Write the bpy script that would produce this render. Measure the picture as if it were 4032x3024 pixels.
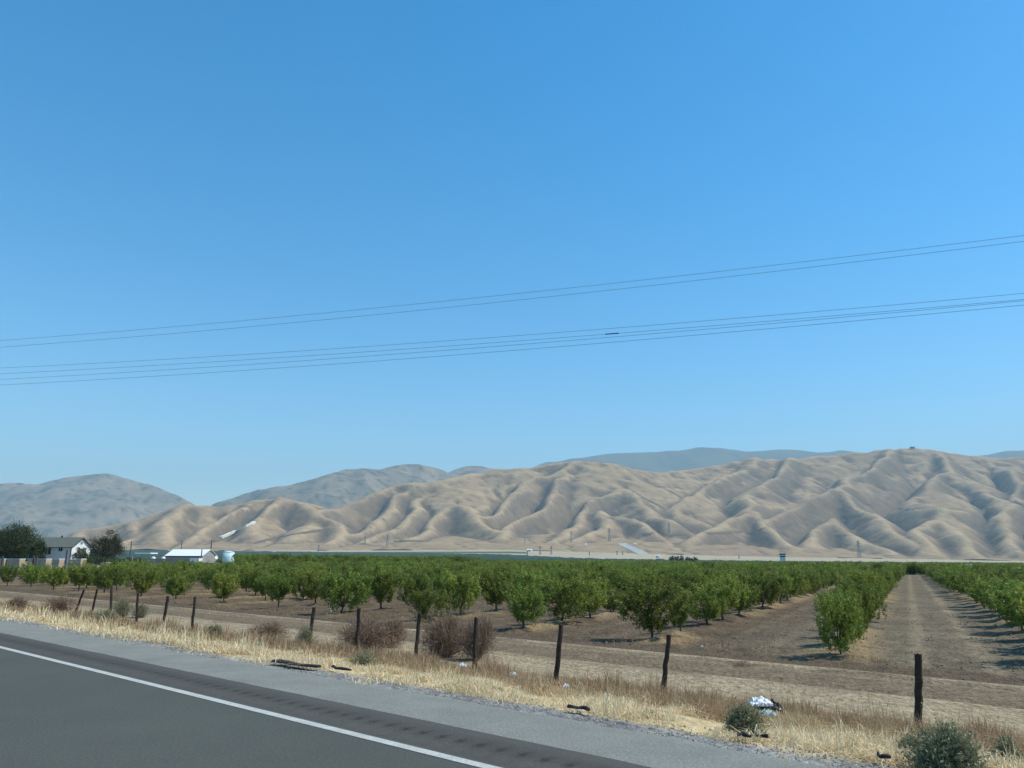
import bpy, math, random
import numpy as np
from mathutils import Matrix, Vector

for o in list(bpy.data.objects):
    bpy.data.objects.remove(o)
scene = bpy.context.scene
C = scene.collection
R = math.radians

# ------------------------------------------------------------------ camera
CAM_Z = 1.6
FPX = 3029.0                      # focal length in photo pixels (4032 wide)
PITCH = math.atan(694 / FPX)
ROLL = 0.0045
cam_d = bpy.data.cameras.new('camera')
cam = bpy.data.objects.new('camera', cam_d)
C.objects.link(cam)
cam_d.sensor_width = 36
cam_d.lens = FPX / 4032 * 36
cam_d.clip_start = 0.1
cam_d.clip_end = 80000
cam.matrix_world = Matrix.Translation((0, 0, CAM_Z)) @ Matrix.Rotation(math.pi / 2 + PITCH, 4, 'X') @ Matrix.Rotation(ROLL, 4, 'Z')
scene.camera = cam
CM = np.array(cam.matrix_world.to_3x3())

# ------------------------------------------------------------------ sky and sun
SUN_AZ = R(88)                   # clockwise from +Y
SUN_EL = R(52)
world = bpy.data.worlds.new('World')
scene.world = world
world.use_nodes = True
wn = world.node_tree.nodes
wl = world.node_tree.links
wn.clear()
wout = wn.new('ShaderNodeOutputWorld')
wbg = wn.new('ShaderNodeBackground')
sky = wn.new('ShaderNodeTexSky')
sky.sky_type = 'NISHITA'
sky.sun_disc = False
sky.sun_elevation = SUN_EL
sky.sun_rotation = SUN_AZ
sky.altitude = 150
sky.air_density = 1.0
sky.dust_density = 0.35
sky.ozone_density = 1.6
hsv = wn.new('ShaderNodeHueSaturation')
hsv.inputs['Saturation'].default_value = 1.5
hsv.inputs['Hue'].default_value = 0.492
hsv.inputs['Value'].default_value = 1.0
wl.new(sky.outputs[0], hsv.inputs['Color'])
wl.new(hsv.outputs[0], wbg.inputs[0])
wbg.inputs[1].default_value = 0.15
wl.new(wbg.outputs[0], wout.inputs[0])

sun_d = bpy.data.lights.new('sun', 'SUN')
sun_d.energy = 3.8
sun_d.angle = R(0.53)
sun_d.color = (1.0, 0.955, 0.83)
sun = bpy.data.objects.new('sun', sun_d)
C.objects.link(sun)
sdir = Vector((math.sin(SUN_AZ) * math.cos(SUN_EL), math.cos(SUN_AZ) * math.cos(SUN_EL), math.sin(SUN_EL)))
sun.rotation_euler = sdir.to_track_quat('Z', 'Y').to_euler()
sun.location = (60, -10, 60)

vs = scene.view_settings
vs.view_transform = 'Standard'
vs.look = 'None'
vs.exposure = 0.5
vs.gamma = 1.0
vs.use_curve_mapping = False

# ------------------------------------------------------------------ numeric helpers
rng = np.random.default_rng(7)
random.seed(7)

def ray(px, py):
    v = np.array([px - 2016.0, -(py - 1512.0), -FPX])
    return CM @ v

def at(px, py, Y):
    d = ray(px, py)
    return np.array([0, 0, CAM_Z]) + d * (Y / d[1])

def proj_x(X, Y):
    return 2016 + X / np.maximum(Y, 1e-3) * 3107.0

def _hash(ix, iy, seed):
    h = (ix.astype(np.int64) * 374761393 + iy.astype(np.int64) * 668265263 + seed * 974711) & 0x7fffffff
    h = ((h ^ (h >> 13)) * 1274126177) & 0x7fffffff
    h = (h ^ (h >> 16)) & 0x7fffffff
    return h

def noise2(x, y, seed=0):
    x = np.asarray(x, float); y = np.asarray(y, float)
    ix = np.floor(x); iy = np.floor(y)
    fx = x - ix; fy = y - iy
    ux = fx * fx * fx * (fx * (fx * 6 - 15) + 10)
    uy = fy * fy * fy * (fy * (fy * 6 - 15) + 10)
    def g(ox, oy):
        a = _hash(ix + ox, iy + oy, seed) * (2 * math.pi / 0x7fffffff)
        return np.cos(a) * (fx - ox) + np.sin(a) * (fy - oy)
    n0 = g(0, 0) * (1 - ux) + g(1, 0) * ux
    n1 = g(0, 1) * (1 - ux) + g(1, 1) * ux
    return (n0 * (1 - uy) + n1 * uy) * 1.5

def fbm(x, y, oct=4, seed=0, gain=0.5):
    s = 0; a = 1.0
    for k in range(oct):
        s = s + a * noise2(x * 2 ** k, y * 2 ** k, seed + k * 17)
        a *= gain
    return s

def sstep(a, b, x):
    t = np.clip((x - a) / (b - a), 0, 1)
    return t * t * (3 - 2 * t)

# road frame: d runs along the highway (away, to the left), n points away from it
RA = math.atan2(-3466, 3105)      # bearing of the highway, clockwise from +Y
dv = np.array([math.sin(RA), math.cos(RA)])
nv = np.array([math.cos(RA), -math.sin(RA)])
OA = math.atan2(1560, 3107)       # bearing of the orchard rows
rv = np.array([math.sin(OA), math.cos(OA)])
qv = np.array([math.cos(OA), -math.sin(OA)])

def LS(X, Y):
    return X * nv[0] + Y * nv[1], X * dv[0] + Y * dv[1]

def fromLS(L, s):
    return L * nv[0] + s * dv[0], L * nv[1] + s * dv[1]

def RQ(X, Y):
    return X * rv[0] + Y * rv[1], X * qv[0] + Y * qv[1]

def fromRQ(r, q):
    return r * rv[0] + q * qv[0], r * rv[1] + q * qv[1]

ROWS = 6.25                       # row spacing
TREES = 3.6                       # spacing in the row
ROW0 = -2.05
ORCH_Z = -1.3
YARD_Q = -116.0
R_END = 205.0

def plain(X, Y):
    """valley floor rising towards the hills"""
    px = np.clip(proj_x(X, np.maximum(Y, 50)), -2500, 6500)
    Rm = np.interp(px, [-2500, 0, 1000, 2000, 3000, 4032, 6500], [34, 30, 30, 36, 18, 8, 8])
    t = np.clip((Y - 300) / 2200, 0, 1.6)
    return ORCH_Z + Rm * t ** 1.7

def ground_z(X, Y, detail=True):
    X = np.asarray(X, float); Y = np.asarray(Y, float)
    L, s = LS(X, Y)
    r, q = RQ(X, Y)
    D = np.hypot(X, Y)
    z = np.interp(L, [-40, -12, 6.86, 7.3, 9.5, 13.2, 14.6, 15.6, 21.0, 22.5, 26],
                  [-1.5, -0.06, -0.06, -0.05, -0.38, -0.93, -1.02, -1.12, -1.16, -1.22, ORCH_Z])
    yard = sstep(YARD_Q + 1, YARD_Q - 9, q) * sstep(76, 92, r) * sstep(280, 200, r)
    z = z + yard * 1.6
    z = np.where(Y > 250, z + (plain(X, Y) - ORCH_Z), z)
    if detail:
        near = sstep(160, 60, D)
        bank = sstep(7.0, 8.0, L) * sstep(15.5, 14.0, L)
        z = z + bank * (0.07 * fbm(X / 1.3, Y / 1.3, 3, 3))
        z = z + sstep(15, 16, L) * sstep(23, 21, L) * (0.02 * fbm(L / .5, s / 6, 2, 5) - 0.05 * np.exp(-((L - 17.0) / .28) ** 2) - 0.05 * np.exp(-((L - 18.7) / .28) ** 2) + .07 * np.exp(-((L - 21.4) / .5) ** 2))
        orch = sstep(22.5, 26, L) * sstep(R_END + 4, R_END, r)
        k = (q - ROW0) / ROWS
        dq = (k - np.round(k)) * ROWS
        dqj = dq + 0.25 * noise2(X / 2.0, Y / 2.0, 8)
        berm = np.exp(-(dqj / 0.75) ** 2) * (0.16 + 0.10 * noise2(X / .9, Y / .9, 9))
        till = 0.035 * fbm(X / .55, Y / .55, 3, 11) + 0.018 * noise2(q / .45, r / 3, 12)
        z = z + orch * near * (berm + till)
        z = z + sstep(21, 24, L) * near * sstep(30, 24, L) * 0.04 * fbm(X / .6, Y / .6, 3, 13)
    return z

def gz1(x, y):
    return float(ground_z(np.array([x]), np.array([y]))[0])

# ------------------------------------------------------------------ mesh helpers
def link(o, parent=None):
    C.objects.link(o)
    if parent is not None:
        o.parent = parent
    return o

def mesh_np(name, V, F, mat, smooth=False):
    """V (n,3) float, F (m,k) int with the same k for every face"""
    V = np.asarray(V, np.float32); F = np.asarray(F, np.int32)
    me = bpy.data.meshes.new(name)
    n, k = F.shape
    me.vertices.add(len(V)); me.vertices.foreach_set('co', V.ravel())
    me.loops.add(n * k); me.loops.foreach_set('vertex_index', F.ravel())
    me.polygons.add(n)
    me.polygons.foreach_set('loop_start', np.arange(0, n * k, k, dtype=np.int32))
    me.polygons.foreach_set('loop_total', np.full(n, k, np.int32))
    if smooth:
        me.polygons.foreach_set('use_smooth', np.ones(n, bool))
    me.update(calc_edges=True)
    if mat is not None:
        me.materials.append(mat)
    return me

def vcol(me, name, cols):
    a = me.color_attributes.new(name, 'FLOAT_COLOR', 'POINT')
    c = np.ones((len(cols), 4), np.float32); c[:, :3] = cols
    a.data.foreach_set('color', c.ravel())

def vfloat(me, name, vals):
    a = me.attributes.new(name, 'FLOAT', 'POINT')
    a.data.foreach_set('value', np.asarray(vals, np.float32))

def grid_faces(nu, nv_):
    i = np.arange(nu - 1)[:, None] * nv_ + np.arange(nv_ - 1)[None, :]
    return np.stack([i, i + 1, i + nv_ + 1, i + nv_], -1).reshape(-1, 4)

class MB:
    """collects polygons for one mesh"""
    def __init__(self):
        self.v = []; self.f = []
    def add(self, vs_, fs):
        b = len(self.v)
        self.v += [tuple(map(float, p)) for p in vs_]
        self.f += [tuple(i + b for i in q) for q in fs]
        return self
    def box(self, c, size, rz=0, tilt=(0, 0)):
        x, y, z = size[0] / 2, size[1] / 2, size[2] / 2
        cs, sn = math.cos(rz), math.sin(rz)
        P = []
        for dx, dy, dz in ((-x, -y, -z), (x, -y, -z), (x, y, -z), (-x, y, -z), (-x, -y, z), (x, -y, z), (x, y, z), (-x, y, z)):
            P.append((c[0] + dx * cs - dy * sn + tilt[0] * dz, c[1] + dx * sn + dy * cs + tilt[1] * dz, c[2] + dz))
        return self.add(P, [(0, 3, 2, 1), (4, 5, 6, 7), (0, 1, 5, 4), (1, 2, 6, 5), (2, 3, 7, 6), (3, 0, 4, 7)])
    def tube(self, pts, radii, seg=6, cap=True):
        pts = [np.array(p, float) for p in pts]
        rings = []
        for i, p in enumerate(pts):
            t = pts[min(i + 1, len(pts) - 1)] - pts[max(i - 1, 0)]
            t = t / (np.linalg.norm(t) + 1e-9)
            a = np.cross(t, (0, 0, 1) if abs(t[2]) < .9 else (1, 0, 0)); a /= np.linalg.norm(a)
            b = np.cross(t, a)
            r_ = radii[i] if hasattr(radii, '__len__') else radii
            rings.append([p + r_ * (math.cos(2 * math.pi * k / seg) * a + math.sin(2 * math.pi * k / seg) * b) for k in range(seg)])
        V = [v for rg in rings for v in rg]; F = []
        for i in range(len(pts) - 1):
            for k in range(seg):
                k2 = (k + 1) % seg
                F.append((i * seg + k, i * seg + k2, (i + 1) * seg + k2, (i + 1) * seg + k))
        if cap:
            F.append(tuple(range(seg - 1, -1, -1))); F.append(tuple((len(pts) - 1) * seg + k for k in range(seg)))
        return self.add(V, F)
    def build(self, name, mat, parent=None, smooth=False, loc=None):
        me = bpy.data.meshes.new(name)
        me.from_pydata(self.v, [], self.f)
        if smooth:
            for p in me.polygons: p.use_smooth = True
        me.update()
        me.materials.append(mat)
        o = bpy.data.objects.new(name, me)
        if loc is not None: o.location = loc
        return link(o, parent)

def tag(o, label=None, cat=None, group=None, kind=None):
    if label: o['label'] = label
    if cat: o['category'] = cat
    if group: o['group'] = group
    if kind: o['kind'] = kind
    return o

def thing(name, loc, label, cat, group=None, rz=0):
    o = bpy.data.objects.new(name, None)
    o.empty_display_size = 0.2
    o.location = [float(v) for v in loc]; o.rotation_euler = (0, 0, rz)
    link(o)
    return tag(o, label, cat, group)

# ------------------------------------------------------------------ materials
def mat(name, col, rough=0.9, var=0.0, scale=5.0, bump=0.0, bscale=20.0, spec=0.2, attr=None, trans=0.0, objvar=0.0, metal=0.0, detail=6, grain=0.0):
    m = bpy.data.materials.new(name); m.use_nodes = True
    nt = m.node_tree; N = nt.nodes; Lk = nt.links
    b = N['Principled BSDF']
    b.inputs['Roughness'].default_value = rough
    b.inputs['Specular IOR Level'].default_value = spec
    b.inputs['Metallic'].default_value = metal
    tc = N.new('ShaderNodeTexCoord')
    coord = tc.outputs['Object']
    if attr:
        a = N.new('ShaderNodeAttribute'); a.attribute_name = attr
        c_out = a.outputs['Color']
    else:
        rgb = N.new('ShaderNodeRGB'); rgb.outputs[0].default_value = (*col, 1)
        c_out = rgb.outputs[0]
    def mult(cin, fac_sock):
        mx = N.new('ShaderNodeVectorMath'); mx.operation = 'SCALE'
        Lk.new(cin, mx.inputs[0]); Lk.new(fac_sock, mx.inputs['Scale'])
        return mx.outputs[0]
    if var > 0:
        nz = N.new('ShaderNodeTexNoise'); nz.inputs['Scale'].default_value = scale
        nz.inputs['Detail'].default_value = detail; nz.inputs['Roughness'].default_value = 0.65
        Lk.new(coord, nz.inputs['Vector'])
        mr = N.new('ShaderNodeMapRange')
        mr.inputs[1].default_value = 0.3; mr.inputs[2].default_value = 0.7
        mr.inputs[3].default_value = 1 - var; mr.inputs[4].default_value = 1 + var
        Lk.new(nz.outputs[0], mr.inputs[0])
        c_out = mult(c_out, mr.outputs[0])
    if grain > 0:
        ng = N.new('ShaderNodeTexNoise'); ng.inputs['Scale'].default_value = 38; ng.inputs['Detail'].default_value = 3; ng.inputs['Roughness'].default_value = .8
        Lk.new(coord, ng.inputs['Vector'])
        mg = N.new('ShaderNodeMapRange'); mg.inputs[1].default_value = .3; mg.inputs[2].default_value = .7; mg.inputs[3].default_value = 1 - grain; mg.inputs[4].default_value = 1 + grain
        Lk.new(ng.outputs[0], mg.inputs[0]); c_out = mult(c_out, mg.outputs[0])
    if objvar > 0:
        oi = N.new('ShaderNodeObjectInfo')
        mr = N.new('ShaderNodeMapRange')
        mr.inputs[3].default_value = 1 - objvar; mr.inputs[4].default_value = 1 + objvar
        Lk.new(oi.outputs['Random'], mr.inputs[0])
        c_out = mult(c_out, mr.outputs[0])
        hs = N.new('ShaderNodeHueSaturation')
        mr2 = N.new('ShaderNodeMapRange'); mr2.inputs[3].default_value = 0.5 - objvar * .06; mr2.inputs[4].default_value = 0.5 + objvar * .06
        mw = N.new('ShaderNodeMath'); mw.operation = 'FRACT'
        ms = N.new('ShaderNodeMath'); ms.operation = 'MULTIPLY'; ms.inputs[1].default_value = 7.31
        Lk.new(oi.outputs['Random'], ms.inputs[0]); Lk.new(ms.outputs[0], mw.inputs[0]); Lk.new(mw.outputs[0], mr2.inputs[0])
        Lk.new(mr2.outputs[0], hs.inputs['Hue']); Lk.new(c_out, hs.inputs['Color'])
        c_out = hs.outputs[0]
    Lk.new(c_out, b.inputs['Base Color'])
    if bump > 0:
        nb = N.new('ShaderNodeTexNoise'); nb.inputs['Scale'].default_value = bscale; nb.inputs['Detail'].default_value = 6
        Lk.new(coord, nb.inputs['Vector'])
        bp = N.new('ShaderNodeBump'); bp.inputs['Strength'].default_value = bump; bp.inputs['Distance'].default_value = 1.0 / bscale
        Lk.new(nb.outputs[0], bp.inputs['Height']); Lk.new(bp.outputs[0], b.inputs['Normal'])
    if trans > 0:
        tr = N.new('ShaderNodeBsdfTranslucent'); Lk.new(c_out, tr.inputs['Color'])
        mix = N.new('ShaderNodeMixShader'); mix.inputs[0].default_value = trans
        Lk.new(b.outputs[0], mix.inputs[1]); Lk.new(tr.outputs[0], mix.inputs[2])
        Lk.new(mix.outputs[0], N['Material Output'].inputs['Surface'])
    return m

M = {}
M['ground'] = mat('ground', (0, 0, 0), 1.0, .36, 5.0, 1.0, 8.0, .05, attr='Col', grain=.22)
M['asphalt'] = mat('asphalt', (.078, .081, .068), .85, .10, .45, .3, 120, .2, grain=.32)
M['rumble'] = mat('asphalt_dark', (.074, .071, .062), .9, .08, 1.2, .3, 120, .15, grain=.32)
M['shoulder'] = mat('asphalt_pale', (.205, .208, .182), .92, .12, 1.3, .4, 90, .12, grain=.34)
M['line'] = mat('line_paint', (.43, .43, .39), .7, .14, 6, .1, 60, .2, grain=.22)
M['hills'] = mat('hill_grass', (.4, .3, .2), 1.0, .20, .03, .22, .045, .02, attr='Col')
M['mountain'] = mat('mountain_scrub', (.3, .25, .2), 1.0, .25, .02, .15, .012, .02, attr='Col')
M['leaf'] = mat('leaf', (.09, .12, .03), .55, 0, 1, 0, 1, .25, attr='Col', trans=.38, objvar=.28)
M['leaf_dark'] = mat('leaf_dark', (.04, .06, .03), .6, 0, 1, 0, 1, .2, attr='Col', trans=.22)
M['bark'] = mat('bark', (.11, .085, .065), .95, .3, 12, .5, 30, .1)
M['guard'] = mat('trunk_guard', (.72, .72, .70), .7, .08, 8)
M['straw'] = mat('straw', (.5, .4, .2), .8, 0, 1, 0, 1, .2, attr='Col', trans=.25)
M['twig'] = mat('dry_twig', (.16, .11, .08), .95, 0, 1, 0, 1, .1, attr='Col', trans=.1)
M['post'] = mat('old_post_wood', (.055, .042, .035), .95, .35, 9, .6, 25, .1)
M['tyre'] = mat('tyre_rubber', (.025, .023, .023), .8, .3, 12, .4, 40, .3)
M['white_plastic'] = mat('white_plastic', (.80, .80, .80), .45, .05, 6)
M['black_plastic'] = mat('black_plastic', (.015, .016, .020), .35, .2, 6)
M['teal_plastic'] = mat('teal_plastic', (.35, .52, .52), .4, .1, 6)
M['wire'] = mat('wire', (.20, .29, .37), .6, 0)
M['pole'] = mat('pole_wood', (.10, .085, .075), .95, .2, 4)
M['house_wall'] = mat('house_wall_paint', (.70, .71, .69), .8, .05, 1.0)
M['house_roof'] = mat('shingle_roof', (.14, .15, .125), .95, .12, 1.2, .3, 8)
M['trim'] = mat('white_trim', (.78, .78, .76), .7)
M['glass'] = mat('window_glass', (.035, .045, .05), .15, 0, 1, 0, 1, .5)
M['dark_frame'] = mat('dark_frame', (.06, .065, .07), .7)
M['metal_roof'] = mat('white_metal_roof', (.82, .83, .84), .45, .04, .6)
M['shed_wall'] = mat('shed_wall', (.30, .30, .29), .85, .15, 1)
M['grey_wall'] = mat('grey_wall', (.27, .25, .24), .9, .15, 1)
M['bin_wood'] = mat('bin_wood', (.46, .36, .26), .85, .15, 4, objvar=.10)
M['tank'] = mat('tank_paint', (.50, .66, .68), .5, .05, 1)
M['rust'] = mat('rusty_metal', (.07, .04, .035), .8, .4, 3)
M['concrete'] = mat('concrete', (.70, .70, .62), .85, .08, .05)
M['concrete_old'] = mat('concrete_old', (.36, .37, .34), .9, .1, .05)
M['steel'] = mat('galvanised_steel', (.20, .21, .22), .6, 0)
M['soil_clod'] = mat('soil_clod', (.24, .18, .12), 1.0, .3, 6)
M['track_dark'] = mat('track_dark', (.13, .10, .072), 1.0, .1, .05)
M['track'] = mat('track_dirt', (.21, .165, .11), 1.0, .1, .05)

# ------------------------------------------------------------------ ground sheet
def build_ground():
    rr = [3.0]
    while rr[-1] < 130: rr.append(rr[-1] * 1.0085)
    while rr[-1] < 600: rr.append(rr[-1] * 1.02)
    while rr[-1] < 17000: rr.append(rr[-1] * 1.06)
    rr = np.array(rr)
    az = np.concatenate([np.linspace(-180, -46, 40)[:-1], np.linspace(-46, 46, 640), np.linspace(46, 180, 40)[1:]])
    az = np.radians(az)
    RR, AZ = np.meshgrid(rr, az, indexing='ij')
    X = RR * np.sin(AZ); Y = RR * np.cos(AZ)
    Z = ground_z(X, Y)
    # keep the sheet under the pavement
    L, s = LS(X, Y)
    r, q = RQ(X, Y)
    n1 = fbm(X / 3.1, Y / 3.1, 4, 21); n2 = fbm(X / .7, Y / .7, 3, 22); n3 = fbm(X / 14, Y / 14, 3, 23)
    def mix(a, b, t): return a * (1 - t[..., None]) + b * t[..., None]
    soil = np.array([.118, .088, .060]); lane = np.array([.158, .130, .090]); gold = np.array([.27, .195, .105])
    pale = np.array([.34, .27, .175]); dark = np.array([.145, .108, .072]); straw = np.array([.50, .39, .22]); brown = np.array([.25, .175, .105])
    green = np.array([.055, .085, .035]); tan = np.array([.40, .335, .23]); gravel = np.array([.24, .235, .225])
    col = np.broadcast_to(soil, X.shape + (3,)).copy()
    rightlane = sstep(ROW0 - 6, ROW0 + .5, q)
    col = mix(col, lane, rightlane)
    k = (q - ROW0) / ROWS; dq = np.abs(k - np.round(k)) * ROWS
    col = mix(col, gold, sstep(1.5, .5, dq + .7 * n1) * sstep(-.3, .35, n3 + n1 * .5) * .9)
    # tyre tracks down the lanes
    for off in (2.1, 3.9):
        kk = q - ROW0 - off; tt = np.abs(kk - ROWS * np.round(kk / ROWS))
        col = mix(col, pale * .85, sstep(.42, .1, tt + .15 * n2) * (.16 + .34 * sstep(-2, 0, q - ROW0)))
    col *= (1 + .22 * n1 + .18 * n2)[..., None].clip(.5, 1.6)
    # headland and dirt track
    head = sstep(25.5, 23.5, L + .5 * n1)
    col = mix(col, soil * 1.0 * (1 + .2 * n2[..., None]), head)
    tr = sstep(22.2, 21.2, L + .35 * n1)
    col = mix(col, pale * (1 + .10 * n2[..., None] + .08 * n1[..., None]), tr)
    col = mix(col, dark * (1 + .15 * n2[..., None]), sstep(1.7, 1.1, np.abs(L - 19.7) + .3 * n1) * .8)
    col = mix(col, pale * .8, sstep(.28, .08, np.abs(L - 20.6) + .10 * n1) * .5)
    col = mix(col, dark * 1.15, sstep(.30, .1, np.abs(L - 17.9) + .12 * n1) * .35)
    # bank below the shoulder
    bk = sstep(15.7, 14.8, L + .4 * n1)
    col = mix(col, brown * (1 + .25 * n2[..., None]), bk)
    col = mix(col, straw * (1 + .2 * n2[..., None]), sstep(11.0, 8.6, L + .9 * n1))
    col = mix(col, gravel * (1 + .25 * n2[..., None]), sstep(7.55, 7.2, L + .25 * n1))
    # far fields
    far = sstep(R_END + 1, R_END + 6, r) * (L > 0)
    px = proj_x(X, Y)
    Yg = np.interp(px, [-1000, 0, 900, 1500, 2000, 2300, 3000, 4032, 5000], [2500, 2450, 2300, 1900, 1500, 1000, 900, 800, 800])
    col = mix(col, green, far * (Y < Yg))
    col = mix(col, tan * (1 + .12 * fbm(X / 300, Y / 60, 3, 31)[..., None]), sstep(0, 30, Y - Yg) * far)
    wedge = (Y > 1750) * (Y < 2050) * (px > 1100) * (px < 2080)
    col = mix(col, green * 1.4, wedge * 1.0)
    yardm = sstep(YARD_Q, YARD_Q - 4, q) * sstep(84, 92, r) * sstep(300, 240, r)
    col = mix(col, np.array([.30, .27, .20]) * (1 + .2 * n1[..., None]), yardm)
    col = mix(col, np.array([.30, .25, .17]), (L < -15) * 1.0)
    me = mesh_np('ground', np.stack([X, Y, Z], -1).reshape(-1, 3), grid_faces(len(rr), len(az))[:, ::-1], M['ground'], smooth=True)
    # centre cap
    vcol(me, 'Col', np.clip(col, 0, 1).reshape(-1, 3))
    o = link(bpy.data.objects.new('ground', me))
    tag(o, kind='structure')

build_ground()

# ------------------------------------------------------------------ highway
def strip(name, L0, L1, z, m, s0=-60, s1=900, nl=2, step=2.0):
    ss = np.concatenate([np.arange(s0, 60, step), np.geomspace(60, s1, 40)])
    Ls = np.linspace(L0, L1, nl)
    S, LL = np.meshgrid(ss, Ls, indexing='ij')
    X, Y = fromLS(LL, S)
    V = np.stack([X, Y, np.full_like(X, z)], -1).reshape(-1, 3)
    me = mesh_np(name, V, grid_faces(len(ss), nl)[:, ::-1], m)
    return tag(link(bpy.data.objects.new(name, me)), kind='structure')

strip('road', -9.0, 4.92, 0.0, M['asphalt'])
# dark strip beyond the line, with ground-in rumble grooves
def build_rumble():
    ss = [-12.0]
    pitch = .25
    prof = [(0.0, 0), (.03, -.010), (.065, -.015), (.10, -.010), (.13, 0)]
    s = -12.0; Zc = [0.0]
    while s < 95:
        for a, b in prof:
            ss.append(s + .06 + a); Zc.append(b)
        s += pitch
    ss += [120, 160, 220, 320, 500, 900]; Zc += [0] * 6
    ss = np.array(ss); Zc = np.array(Zc)
    o = np.argsort(ss); ss = ss[o]; Zc = Zc[o]
    Ls = np.array([4.92, 5.10, 5.105, 5.32, 5.325, 5.50, 5.70, 5.705])
    w = np.array([0, 0, 1, 1, 0, 0, 0, 0]); dz = np.array([0, 0, 0, 0, 0, 0, 0, -.02])
    S, LL = np.meshgrid(ss, Ls, indexing='ij')
    LL = LL + (LL > 5.6) * .012 * noise2(S / .5, S * 0 + .5, 77)
    X, Y = fromLS(LL, S)
    Z = Zc[:, None] * w[None, :] * .9 + dz[None, :] + 0.0
    me = mesh_np('rumble_strip', np.stack([X, Y, Z], -1).reshape(-1, 3), grid_faces(len(ss), len(Ls))[:, ::-1], M['rumble'])
    tag(link(bpy.data.objects.new('rumble_strip', me)), kind='structure')
build_rumble()
strip('edge_line', 4.755, 4.868, 0.004, M['line'])

def build_shoulder():
    ss = np.concatenate([np.arange(-12, 60, .22), np.geomspace(60, 900, 60)])
    Ls = np.array([5.69, 5.9, 6.3, 6.7, 6.86, 6.95, 7.05])
    S, LL = np.meshgrid(ss, Ls, indexing='ij')
    e = np.linspace(0, 1, len(Ls))[None, :] ** 3
    LL = LL + e * (.18 * fbm(S / 1.1, S * 0 + 3.3, 4, 41))
    X, Y = fromLS(LL, S)
    Z = -.022 - .05 * e + .006 * fbm(X / .8, Y / .8, 2, 43)
    Z[:, -1] -= .04
    me = mesh_np('shoulder', np.stack([X, Y, Z], -1).reshape(-1, 3), grid_faces(len(ss), len(Ls))[:, ::-1], M['shoulder'], smooth=True)
    tag(link(bpy.data.objects.new('shoulder', me)), kind='structure')
build_shoulder()

# ------------------------------------------------------------------ hills
def box_blur(h, n=1):
    for _ in range(n):
        p = np.pad(h, 1, mode='edge')
        h = (p[:-2, 1:-1] + p[2:, 1:-1] + p[1:-1, :-2] + p[1:-1, 2:] + 4 * p[1:-1, 1:-1]) / 8
    return h

def tents(X, Y, lines, slope):
    E = np.full(X.shape, -1e3)
    for ln in lines:
        sl = slope
        P = [at(*p) for p in ln]
        for a, b in zip(P[:-1], P[1:]):
            ab = b[:2] - a[:2]
            t = np.clip(((X - a[0]) * ab[0] + (Y - a[1]) * ab[1]) / (ab @ ab), 0, 1)
            dd = np.hypot(X - a[0] - t * ab[0], Y - a[1] - t * ab[1])
            zz = a[2] + t * (b[2] - a[2])
            E = np.maximum(E, zz - sl * (np.sqrt(dd * dd + 16 ** 2) - 16))
    return E

CREST = [(-700, 2150, 3300), (60, 2150, 2950), (180, 2128, 2900), (330, 2083, 2950), (520, 2047, 3000), (620, 2012, 3050), (700, 1985, 3100), (860, 1990, 3150),
         (1000, 1966, 3200), (1130, 1958, 3200), (1190, 1972, 3250), (1330, 2000, 3350), (1450, 1950, 3450), (1560, 1905, 3550), (1680, 1896, 3600),
         (1760, 1880, 3650), (1850, 1862, 3850), (1960, 1846, 3950), (2080, 1838, 4000), (2290, 1812, 4050), (2400, 1818, 4050), (2500, 1840, 4100), (2590, 1860, 4150),
         (2700, 1850, 4350), (2850, 1830, 4450), (2970, 1798, 4550), (3100, 1806, 4600), (3300, 1790, 4650), (3500, 1770, 4650), (3590, 1761, 4650), (3710, 1763, 4650),
         (3800, 1780, 4650), (3900, 1792, 4650), (4032, 1800, 4600), (4200, 1780, 4600), (4600, 1800, 4600), (5200, 1850, 4700)]
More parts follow.
